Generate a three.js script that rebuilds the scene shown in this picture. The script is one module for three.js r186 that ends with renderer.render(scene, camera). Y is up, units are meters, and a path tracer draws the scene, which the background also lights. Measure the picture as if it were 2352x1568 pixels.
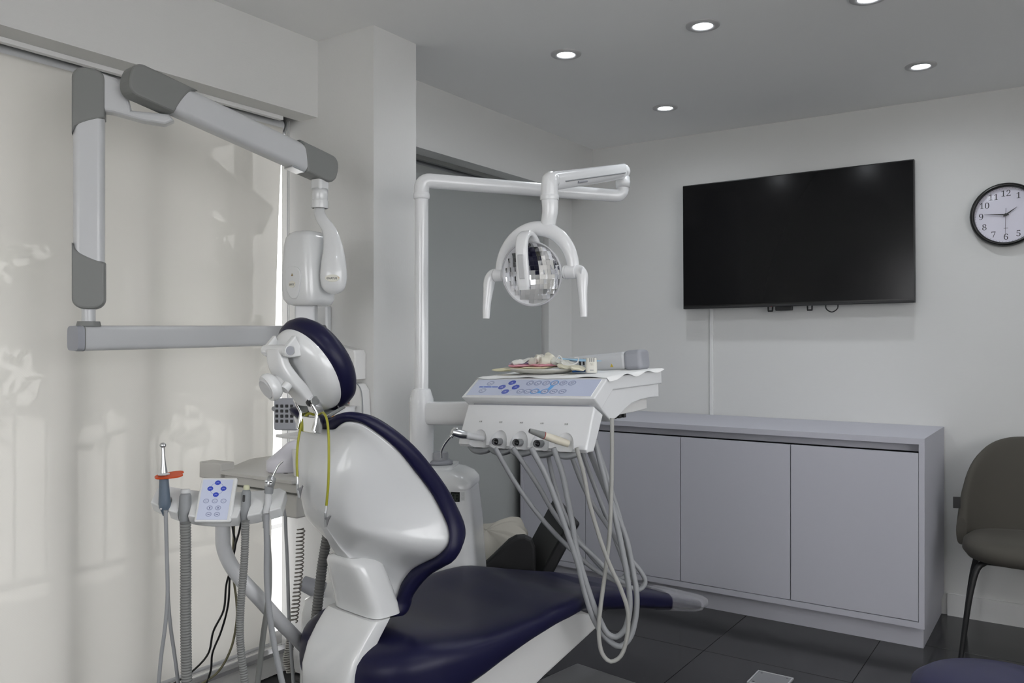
import * as THREE from 'three';
import { RoundedBoxGeometry } from 'three/addons/geometries/RoundedBoxGeometry.js';
import { Brush, Evaluator, SUBTRACTION } from 'three-bvh-csg';
import { mergeGeometries } from 'three/addons/utils/BufferGeometryUtils.js';

// ---------- camera, sky, exposure (metres, y up; TV wall at z = -4.53, window wall along x = -2.67) ----------
const scene = new THREE.Scene();
const camera = new THREE.PerspectiveCamera(44.42, 2352 / 1568, 0.05, 200);
camera.position.set(0, 1.32, 0);
camera.rotation.set(0, THREE.MathUtils.degToRad(34.2), 0);
scene.add(camera);
const renderer = new THREE.WebGLRenderer({ antialias: true });
renderer.toneMapping = THREE.LinearToneMapping;
renderer.toneMappingExposure = 1.14;
renderer.shadowMap.enabled = true;
scene.background = new THREE.Color().setRGB(1.0, 1.0, 1.02);   // even overcast sky
scene.backgroundIntensity = 4.9;

// ---------- helpers ----------
const V = (x, y, z) => new THREE.Vector3(x, y, z);
const R = (d) => d * Math.PI / 180;
let seed = 7;
const rnd = () => (seed = (seed * 16807) % 2147483647) / 2147483647;
const taken = {};
function numbered(name) {
  const n = taken[name] = (taken[name] ?? -1) + 1;
  return n ? `${name}_${String(n).padStart(3, '0')}` : name;
}
function thing(name, label, category, pos = [0, 0, 0], turn = 0, group) {
  const o = new THREE.Group(); o.name = numbered(name); scene.add(o);
  o.position.set(...pos); o.rotation.y = R(turn); o.userData = { label, category };
  if (group) o.userData.group = group;
  return o;
}
function part(parent, name, geo, mat, pos, rot) {
  const m = new THREE.Mesh(geo, mat); m.name = name; m.castShadow = m.receiveShadow = true; parent.add(m);
  if (pos) m.position.set(...pos);
  if (rot) m.rotation.set(...rot.map(R));
  return m;
}
function single(name, label, category, geo, mat, pos, rot, group) {
  const m = part(scene, numbered(name), geo, mat, pos, rot);
  m.userData = { label, category }; if (group) m.userData.group = group;
  return m;
}
function struct(name, geo, mat, pos, rot) {
  const m = part(scene, name, geo, mat, pos, rot); m.userData = { kind: 'structure' }; return m;
}
function clean(g) { const o = g.index ? g.toNonIndexed() : g; for (const k of Object.keys(o.attributes)) if (!['position', 'normal', 'uv'].includes(k)) o.deleteAttribute(k); return o; }
function merge(list) {
  const l = list.map(clean);
  const uv = l.every((g) => g.attributes.uv);
  if (!uv) l.forEach((g) => g.deleteAttribute('uv'));
  return mergeGeometries(l);
}
const tr = (g, x = 0, y = 0, z = 0, rx = 0, ry = 0, rz = 0) => { g.rotateX(R(rx)); g.rotateY(R(ry)); g.rotateZ(R(rz)); g.translate(x, y, z); return g; };
const box = (w, h, d) => new THREE.BoxGeometry(w, h, d);
const span = (x0, x1, y0, y1, z0, z1) => tr(box(x1 - x0, y1 - y0, z1 - z0), (x0 + x1) / 2, (y0 + y1) / 2, (z0 + z1) / 2);
const rbox = (w, h, d, r = 0.006, s = 3) => new RoundedBoxGeometry(w, h, d, s, Math.min(r, w / 2.01, h / 2.01, d / 2.01));
const cyl = (r0, r1, h, n = 32) => new THREE.CylinderGeometry(r0, r1, h, n);
const lathe = (pts, n = 40) => new THREE.LatheGeometry(pts.map(([r, y]) => new THREE.Vector2(Math.max(r, 1e-4), y)), n);
function shapeOf(pts, smooth) {
  const s = new THREE.Shape();
  if (smooth) { const c = new THREE.CatmullRomCurve3(pts.map(([x, y]) => V(x, y, 0)), true, 'centripetal'); c.getPoints(pts.length * 6).forEach((p, i) => (i ? s.lineTo(p.x, p.y) : s.moveTo(p.x, p.y))); }
  else pts.forEach(([x, y], i) => (i ? s.lineTo(x, y) : s.moveTo(x, y)));
  s.closePath(); return s;
}
// an outline in xy, drawn out along z and centred on it, edges rounded by b
function prism(pts, depth, b = 0.003, smooth = false) {
  const g = new THREE.ExtrudeGeometry(shapeOf(pts, smooth), { depth: depth - 2 * b, bevelEnabled: b > 0, bevelThickness: b, bevelSize: b, bevelOffset: -b, bevelSegments: 3, curveSegments: 12 });
  g.translate(0, 0, -depth / 2 + b); return g;
}
// rings of points (each the same count) joined into one smooth skin, ends closed
function loft(rings, caps = true, closed = false) {
  const n = rings[0].length, pos = [], idx = [];
  rings.forEach((r) => r.forEach((p) => pos.push(p.x, p.y, p.z)));
  const m = rings.length, last = closed ? m : m - 1;
  for (let i = 0; i < last; i++) for (let j = 0; j < n; j++) {
    const a = i * n + j, b = i * n + (j + 1) % n, c = ((i + 1) % m) * n + j, d = ((i + 1) % m) * n + (j + 1) % n;
    idx.push(a, b, d, a, d, c);
  }
  if (caps && !closed) for (const [i, flip] of [[0, 1], [m - 1, 0]]) {
    const k = pos.length / 3, c = rings[i].reduce((s, p) => s.add(p), V(0, 0, 0)).divideScalar(n);
    rings[i].forEach((p) => pos.push(p.x, p.y, p.z)); pos.push(c.x, c.y, c.z);
    for (let j = 0; j < n; j++) { const a = k + j, b = k + (j + 1) % n; flip ? idx.push(b, a, k + n) : idx.push(a, b, k + n); }
  }
  const g = new THREE.BufferGeometry();
  g.setAttribute('position', new THREE.Float32BufferAttribute(pos, 3)); g.setIndex(idx); g.computeVertexNormals();
  return g;
}
const ringOf = (n, fn) => Array.from({ length: n }, (_, i) => fn(i / n * Math.PI * 2, i));
const pow = (c, e) => Math.sign(c) * Math.abs(c) ** e;
// a tube along points; r is a number or a function of 0..1; sec gives an oval or squarish section
function tube(pts, r, { n = 48, m = 14, sec = [1, 1], e = 1, up = null, curve = null } = {}) {
  const c = curve ?? new THREE.CatmullRomCurve3(pts.map((p) => V(...p)), false, 'centripetal');
  const rf = typeof r === 'function' ? r : () => r, rings = [];
  let nor = null;
  for (let i = 0; i <= n; i++) {
    const t = i / n, p = c.getPointAt(t), T = c.getTangentAt(t);
    if (!nor) { nor = (up ? V(...up) : Math.abs(T.y) < 0.9 ? V(0, 1, 0) : V(0, 0, 1)); }
    nor = nor.clone().sub(T.clone().multiplyScalar(nor.dot(T))).normalize();
    const bi = T.clone().cross(nor), k = rf(t);
    rings.push(ringOf(m, (a) => p.clone().addScaledVector(nor, pow(Math.cos(a), e) * k * sec[0]).addScaledVector(bi, pow(Math.sin(a), e) * k * sec[1])));
  }
  return loft(rings);
}
const rod = (a, b, r, m = 16) => tube([a, b], r, { n: 1, m, curve: new THREE.LineCurve3(V(...a), V(...b)) });
// straight pieces with rounded corners, as pipes are bent
function bent(pts, r, rad = 0.03, opt = {}) {
  const p = pts.map((q) => V(...q)), path = new THREE.CurvePath();
  let from = p[0];
  for (let i = 1; i < p.length - 1; i++) {
    const a = p[i].clone().add(p[i - 1].clone().sub(p[i]).setLength(rad)), b = p[i].clone().add(p[i + 1].clone().sub(p[i]).setLength(rad));
    path.add(new THREE.LineCurve3(from, a)); path.add(new THREE.QuadraticBezierCurve3(a, p[i], b)); from = b;
  }
  path.add(new THREE.LineCurve3(from, p[p.length - 1]));
  return tube(null, r, { n: 60, m: 20, ...opt, curve: path });
}
function canvasTex(w, h, draw) {
  const c = document.createElement('canvas'); c.width = w; c.height = h; const x = c.getContext('2d'); draw(x, w, h);
  const t = new THREE.CanvasTexture(c); t.colorSpace = THREE.SRGBColorSpace; t.anisotropy = 4; return t;
}
function noiseTex(size, fn, srgb) {
  const d = new Uint8Array(size * size * 4);
  for (let y = 0; y < size; y++) for (let x = 0; x < size; x++) { const v = fn(x, y), k = (y * size + x) * 4; const a = Array.isArray(v) ? v : [v, v, v]; for (let c = 0; c < 3; c++) d[k + c] = Math.max(0, Math.min(255, a[c])); d[k + 3] = 255; }
  const t = new THREE.DataTexture(d, size, size); t.wrapS = t.wrapT = THREE.RepeatWrapping; t.magFilter = THREE.LinearFilter; t.minFilter = THREE.LinearFilter;
  if (srgb) t.colorSpace = THREE.SRGBColorSpace; t.needsUpdate = true; return t;
}
// tileable value noise of a few octaves, 0..1
const lattice = Array.from({ length: 4096 }, () => rnd());
function vnoise(x, y, p) {
  const xi = Math.floor(x), yi = Math.floor(y), fx = x - xi, fy = y - yi, s = (t) => t * t * (3 - 2 * t);
  const g = (a, b) => lattice[(((a % p) + p) % p) * 61 + (((b % p) + p) % p) * 7 & 4095];
  const u = s(fx), v = s(fy);
  return (g(xi, yi) * (1 - u) + g(xi + 1, yi) * u) * (1 - v) + (g(xi, yi + 1) * (1 - u) + g(xi + 1, yi + 1) * u) * v;
}

// ---------- materials ----------
const std = (o) => new THREE.MeshStandardMaterial(o), phy = (o) => new THREE.MeshPhysicalMaterial(o);
const lin = (r, g, b) => new THREE.Color().setRGB(r, g, b);
const plasterBump = noiseTex(256, (x, y) => 128 + 60 * (vnoise(x / 4, y / 4, 64) - 0.5) + 60 * (vnoise(x / 1.5, y / 1.5, 170) - 0.5));
const leatherBump = noiseTex(256, (x, y) => 128 + 90 * (vnoise(x / 2, y / 2, 128) - 0.5));
const weave = noiseTex(128, (x, y) => 128 + 70 * Math.sin(x / 128 * Math.PI * 64) * Math.sin(y / 128 * Math.PI * 64) + 30 * (rnd() - 0.5));
plasterBump.repeat.set(3, 3);
const M = {
  wall: std({ color: lin(0.67, 0.67, 0.655), roughness: 0.75, bumpMap: plasterBump, bumpScale: 0.0006 }),
  ceiling: std({ color: lin(0.9, 0.9, 0.89), roughness: 0.9 }),
  whiteTrim: std({ color: lin(0.75, 0.75, 0.74), roughness: 0.45 }),
  white: phy({ color: lin(0.7, 0.71, 0.71), roughness: 0.25, clearcoat: 0.6, clearcoatRoughness: 0.06 }),
  shell: phy({ color: lin(0.61, 0.62, 0.625), roughness: 0.28, clearcoat: 0.5, clearcoatRoughness: 0.08 }),  // white greyed in colour to stand in for shade on the backrest
  whiteMatte: std({ color: lin(0.72, 0.72, 0.71), roughness: 0.5 }),
  enamel: phy({ color: lin(0.8, 0.81, 0.82), roughness: 0.25, clearcoat: 0.6, clearcoatRoughness: 0.08 }),
  armGrey: phy({ color: lin(0.55, 0.56, 0.57), roughness: 0.35, clearcoat: 0.3, clearcoatRoughness: 0.15 }),
  coverGrey: std({ color: lin(0.2, 0.205, 0.2), roughness: 0.55 }),
  capGrey: std({ color: lin(0.32, 0.33, 0.36), roughness: 0.5 }),
  sockGrey: std({ color: lin(0.25, 0.26, 0.27), roughness: 0.5 }),
  navy: phy({ color: lin(0.01, 0.01, 0.037), roughness: 0.38, specularIntensity: 0.45 }),
  chrome: std({ color: lin(0.75, 0.76, 0.77), roughness: 0.1, metalness: 1 }),
  steel: std({ color: lin(0.55, 0.56, 0.57), roughness: 0.28, metalness: 1 }),
  darkSteel: std({ color: lin(0.28, 0.28, 0.29), roughness: 0.35, metalness: 1 }),
  black: std({ color: lin(0.012, 0.012, 0.013), roughness: 0.45 }),
  blackSoft: std({ color: lin(0.008, 0.008, 0.009), roughness: 0.6, bumpMap: leatherBump, bumpScale: 0.0004 }),
  hose: std({ color: lin(0.36, 0.36, 0.34), roughness: 0.55 }),
  hoseDark: std({ color: lin(0.2, 0.205, 0.2), roughness: 0.6 }),
  hoseMid: std({ color: lin(0.3, 0.31, 0.32), roughness: 0.5 }),
  cabinet: std({ color: lin(0.52, 0.52, 0.575), roughness: 0.55 }),
  cabinetDark: std({ color: lin(0.3, 0.3, 0.33), roughness: 0.6 }),
  paper: std({ color: lin(0.86, 0.86, 0.85), roughness: 0.95, side: THREE.DoubleSide }),
};
// ---------- the room ----------
// floor: polished dark tiles with fine joints
const floor = struct('floor', span(-2.95, 2.0, -0.12, -0.006, -4.7, 2.3), std({ color: lin(0.028, 0.028, 0.029), roughness: 0.5 }));
{
  const speck = noiseTex(256, (x, y) => { const v = 54 + 8 * (vnoise(x / 16, y / 16, 16) - 0.5) + 10 * (vnoise(x / 3, y / 3, 85) - 0.5) + 6 * (rnd() - 0.5); return [v, v, v * 1.02]; }, true);
  const tileMats = [0.96, 1, 1.03].map((k) => phy({ color: lin(k, k, k), map: speck, roughness: 0.17, specularIntensity: 0.6 }));
  const tile = rbox(0.597, 0.012, 0.597, 0.0012, 1);
  for (let i = -2; i < 6; i++) for (let j = -2; j < 10; j++) {
    const x0 = -1.33 + i * 0.6, z0 = -3.415 + j * 0.6, x = Math.max(x0, -2.62), x1 = Math.min(x0 + 0.6, 1.95), z = Math.max(z0, -4.53), z1 = Math.min(z0 + 0.6, 2.2);
    if (x1 - x < 0.02 || z1 - z < 0.02) continue;
    const m = part(floor, 'tile', tile, tileMats[Math.floor(rnd() * 3)], [(x + x1) / 2, -0.006, (z + z1) / 2]);
    m.scale.set((x1 - x - 0.0022) / 0.597, 1, (z1 - z - 0.0022) / 0.597);
  }
}
struct('ceiling', span(-2.95, 2.1, 2.5, 2.64, -4.7, 2.35), M.ceiling);
struct('wall_back', span(-2.95, 2.1, 0, 2.5, -4.7, -4.53), M.wall);
struct('wall_right', merge([span(1.95, 2.1, 0, 0.8, -4.53, 2.2), span(1.95, 2.1, 2.45, 2.5, -4.53, 2.2), span(1.95, 2.1, 0.8, 2.45, -4.53, -2.1), span(1.95, 2.1, 0.8, 2.45, 1.4, 2.2)]), M.wall);
// walls outside the picture; each has an added window, the wider one on the right, to light the faces turned that way
struct('wall_front', merge([span(-2.95, 2.1, 0, 1.1, 2.2, 2.35), span(-2.95, 2.1, 2.35, 2.5, 2.2, 2.35), span(-2.95, -1.9, 1.1, 2.35, 2.2, 2.35), span(0.1, 2.1, 1.1, 2.35, 2.2, 2.35)]), M.wall);
// window wall: a pillar, dropped beams with a blind recess behind them, lintels, the end pieces
struct('wall_left', merge([span(-3.0, -2.71, 2.22, 2.5, -4.53, 2.2), span(-3.0, -2.6, 0, 2.5, 1.3, 2.2)]), M.wall);
struct('wall_pillar', span(-2.69, -2.18, 0, 2.5, -2.53, -2.29), M.wall);
struct('wall_beam', span(-2.58, -2.48, 2.2, 2.5, -2.29, 2.2), M.wall);
struct('wall_beam_far', span(-2.58, -2.48, 2.2, 2.5, -4.53, -2.53), M.wall);
struct('wall_corner', span(-3.0, -2.63, 0, 2.5, -4.53, -4.26), M.wall);
// white batten along the inner lower edge of the near beam
struct('trim_1', span(-2.598, -2.576, 2.186, 2.2, -2.2, 1.3), M.whiteTrim);
struct('trim_2', span(-2.598, -2.576, 2.18, 2.2, -4.26, -2.535), M.coverGrey);
// raised threshold under the near window
struct('trim_3', merge([span(-2.95, -2.64, 0, 0.085, -2.29, 1.3), span(-2.95, -2.7, 0, 0.085, -2.53, -2.29)]), M.whiteTrim);
struct('trim_4', span(-2.66, -2.615, 0.085, 0.1, -2.29, 1.3), std({ color: lin(0.3, 0.3, 0.31), roughness: 0.4 }));
struct('trim_5', merge([span(-2.95, -2.64, 0, 0.085, -4.3, -2.53)]), M.whiteTrim);
struct('baseboard_back', merge([span(-0.53, 1.95, 0, 0.105, -4.53, -4.515)]), M.whiteTrim);
struct('baseboard_right', span(1.935, 1.95, 0, 0.105, -4.515, 2.2), M.whiteTrim);
struct('baseboard_pillar', merge([span(-2.64, -2.18, 0, 0.105, -2.29, -2.276), span(-2.18, -2.166, 0, 0.105, -2.53, -2.276)]), M.whiteTrim);

// glazed sliding doors behind the blinds
const glass = phy({ color: lin(1, 1, 1), roughness: 0, transmission: 1, thickness: 0, ior: 1.5 });
const alu = std({ color: lin(0.62, 0.62, 0.62), roughness: 0.4 });
function glazing(name, z0, z1, bars, paneMat = glass) {
  const w = struct(name, merge([
    span(-2.77, -2.71, 0.085, 0.14, z0, z1), span(-2.77, -2.71, 2.16, 2.22, z0, z1),
    span(-2.77, -2.71, 0.14, 2.16, z0, z0 + 0.05), span(-2.77, -2.71, 0.14, 2.16, z1 - 0.05, z1)]), alu);
  for (const b of bars) part(w, 'mullion', rbox(0.06, 2.02, b[1], 0.005), alu, [-2.74, 1.15, b[0]]);
  const edges = [z0 + 0.05, ...bars.map((b) => b[0]), z1 - 0.05];
  for (let i = 0; i + 1 < edges.length; i++) part(w, 'pane', span(-2.742, -2.738, 0.14, 2.16, edges[i], edges[i + 1]), paneMat);
  return w;
}
glazing('window_1', -2.6, 1.3, [[-2.14, 0.05], [-1.69, 0.06], [-1.43, 0.06], [-0.5, 0.07], [0.4, 0.07]]);
const w2 = glazing('window_2', -4.26, -2.6, [[-3.42, 0.06]]);
{  // unseen windows, added and sized to balance the fill light
  const w = struct('added_window_4', merge([span(-1.9, 0.1, 1.1, 1.16, 2.26, 2.31), span(-1.9, 0.1, 2.29, 2.35, 2.26, 2.31), span(-1.9, -1.84, 1.16, 2.29, 2.26, 2.31), span(0.04, 0.1, 1.16, 2.29, 2.26, 2.31)]), alu);
  part(w, 'mullion', rbox(0.06, 1.13, 0.05, 0.005), alu, [-0.9, 1.725, 2.285]);
  part(w, 'pane', span(-1.84, 0.04, 1.16, 2.29, 2.283, 2.287), glass);
  const r = struct('added_window_3', merge([span(2.02, 2.07, 0.8, 0.86, -2.1, 1.4), span(2.02, 2.07, 2.39, 2.45, -2.1, 1.4), span(2.02, 2.07, 0.86, 2.39, -2.1, -2.04), span(2.02, 2.07, 0.86, 2.39, 1.34, 1.4)]), alu);
  for (const z of [-1.22, -0.35, 0.52]) part(r, 'mullion', rbox(0.05, 1.53, 0.06, 0.005), alu, [2.045, 1.625, z]);
  part(r, 'transom', rbox(0.05, 0.05, 3.38, 0.005), alu, [2.045, 1.9, -0.35]);
  part(r, 'pane', span(2.043, 2.047, 0.86, 2.39, -2.04, 1.34), glass);
}
// the far window stands behind a lowered shutter
{
  const slat = rbox(0.014, 0.046, 1.65, 0.004, 2), slatMat = std({ color: lin(0.2, 0.2, 0.2), roughness: 0.6 });
  for (let k = 0; k < 44; k++) part(w2, 'shutter_slat', slat, slatMat, [-2.9, 0.12 + k * 0.0475, -3.415]);
}

// outside: street level below, balcony, railing, a sloping roof strut, trees
struct('street_ground', span(-60, 60, -3.3, -3.0, -60, 60), std({ color: lin(0.72, 0.71, 0.69), roughness: 0.95 }));
struct('balcony_floor', span(-4.6, -3.0, -0.2, -0.04, -7, 6), std({ color: lin(0.5, 0.49, 0.47), roughness: 0.9 }));
struct('balcony_ceiling_added_beam', merge([span(-4.5, -3.0, 2.5, 2.7, -3.2, 6), span(-4.5, -4.38, 1.82, 2.5, -3.2, 6)]), std({ color: lin(0.5, 0.5, 0.48), roughness: 0.9 }));  // unseen overhang; its drop beam is added to darken the blind top
{
  const t = thing('balcony_railing', 'balcony railing of thin bars seen faintly through the pale roller blind', 'railing', [-4.5, -0.04, 0]);
  const mt = std({ color: lin(0.4, 0.4, 0.4), roughness: 0.5 });
  part(t, 'top_rail', span(-0.03, 0.03, 0.98, 1.03, -7, 6), mt); part(t, 'bottom_rail', span(-0.02, 0.02, 0.1, 0.13, -7, 6), mt);
  const bar = box(0.014, 0.86, 0.014);
  for (let k = 0; k < 80; k++) part(t, 'bar', bar, mt, [0, 0.55, -6.9 + k * 0.16]);
  const b = single('roof_strut', 'dark sloping strut outside, seen as a diagonal band through the blind', 'strut', box(0.1, 0.15, 0.9), std({ color: lin(0.1, 0.1, 0.1), roughness: 0.8 }), [-3.2, 2.09, -2.2], [-27, 0, 0]);
  const leafGeo = new THREE.PlaneGeometry(0.16, 0.1); const leafMat = std({ color: lin(0.06, 0.09, 0.03), roughness: 0.8, side: THREE.DoubleSide });
  [[-9.5, 0.6, -2.6, 1.7, 'broad leafy tree beyond the balcony, behind the left part of the blind'], [-9.0, 0.9, -5.6, 1.5, 'smaller leafy tree beyond the balcony, behind the right part of the blind']].forEach(([x, y, z, rr, label]) => {
    const o = thing('tree', label, 'tree', [x, -3, z], 0, 'trees beyond the balcony');
    part(o, 'trunk', tube([[0, 0, 0], [0.1, 1.5, 0.05], [0, 3.2, 0]], (q) => 0.16 - 0.07 * q, { n: 8, m: 8 }), std({ color: lin(0.08, 0.06, 0.045), roughness: 0.9 }));
    const im = new THREE.InstancedMesh(leafGeo, leafMat, 1500), mx = new THREE.Object3D();
    for (let k = 0; k < 1500; k++) {
      const a = rnd() * 6.283, c = rnd() * 2 - 1, q = rr * (0.35 + 0.65 * rnd() ** 0.5) * (0.8 + 0.35 * Math.sin(a * 3 + c * 4));
      mx.position.set(q * Math.sqrt(1 - c * c) * Math.cos(a), 3.6 + y + q * c * 0.85, q * Math.sqrt(1 - c * c) * Math.sin(a));
      mx.rotation.set(rnd() * 6, rnd() * 6, rnd() * 6); const s = 1 + rnd(); mx.scale.set(s, s, s); mx.updateMatrix(); im.setMatrixAt(k, mx.matrix);
    }
    im.name = 'leaves'; im.userData = { kind: 'stuff' }; o.add(im);
  });
}

// ---------- roller blinds ----------
const blindFabric = phy({ color: lin(0.6, 0.59, 0.555), roughness: 0.945, transmission: 0.29, thickness: 0, bumpMap: weave, bumpScale: 0.0002, specularIntensity: 0.1 });
const blindGrey = std({ color: lin(0.36, 0.375, 0.365), roughness: 0.9, bumpMap: weave, bumpScale: 0.0002 });
function sheet(nz, ny, fn) {
  const pos = [], uv = [], idx = [];
  for (let j = 0; j <= ny; j++) for (let i = 0; i <= nz; i++) { const p = fn(i / nz, j / ny); pos.push(...p); uv.push(p[2] * 4, p[1] * 4); }
  for (let j = 0; j < ny; j++) for (let i = 0; i < nz; i++) { const a = j * (nz + 1) + i, b = a + 1, c = a + nz + 1, d = c + 1; idx.push(a, b, d, a, d, c); }
  const g = new THREE.BufferGeometry(); g.setAttribute('position', new THREE.Float32BufferAttribute(pos, 3)); g.setAttribute('uv', new THREE.Float32BufferAttribute(uv, 2)); g.setIndex(idx); g.computeVertexNormals(); return g;
}
function blind(label, zFarTop, zFarBottom, zNear, bottom, mat, tubeMat, wavy) {
  const t = thing('roller_blind', label, 'roller blind', [-2.665, 0, 0]);
  part(t, 'roller_tube', rod([0.0, 2.186, zFarTop - 0.005], [0.0, 2.186, zNear + 0.01], 0.026, 24), tubeMat);
  part(t, 'fabric', sheet(70, 24, (a, b) => {
    const z = zNear + (zFarTop + (zFarBottom - zFarTop) * b - zNear) * a, y = 2.186 - (2.186 - bottom) * b;
    return [0.024 * (1 - b) ** 6 + wavy * b * (Math.sin(z * 5.2) * 0.006 + Math.sin(z * 11 + 2) * 0.003), y, z];
  }), mat);
  part(t, 'bottom_bar', rod([0, bottom, zFarBottom], [0, bottom, zNear], 0.008, 10), tubeMat);
  for (const z of [zFarTop - 0.012, zNear + 0.012]) { const b = part(t, 'bracket', rbox(0.05, 0.09, 0.006, 0.002), M.steel, [0.0, 2.196, z]); part(b, 'bracket_disc', tr(cyl(0.03, 0.03, 0.008, 24), 0, -0.01, 0, 90), M.steel); }
  return t;
}
const nearBlind = blind('wide pale translucent roller blind glowing with daylight beside the dental chair', -2.255, -2.2, 1.28, 0.12, blindFabric, M.armGrey, 1);
{
  const bead = part(nearBlind, 'bead_chain', merge([rod([0.035, 0.75, -2.268], [0.035, 2.2, -2.268], 0.0018, 6), rod([0.05, 0.75, -2.262], [0.05, 2.2, -2.262], 0.0018, 6)]), M.armGrey);
  part(bead, 'chain_tensioner', rbox(0.03, 0.09, 0.018, 0.006), M.whiteTrim, [0.045, 0.72, -2.27]);
}
blind('flat grey roller blind closed beside the television wall', -4.235, -4.235, -2.56, 0.1, blindGrey, M.sockGrey, 0.3);
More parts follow.
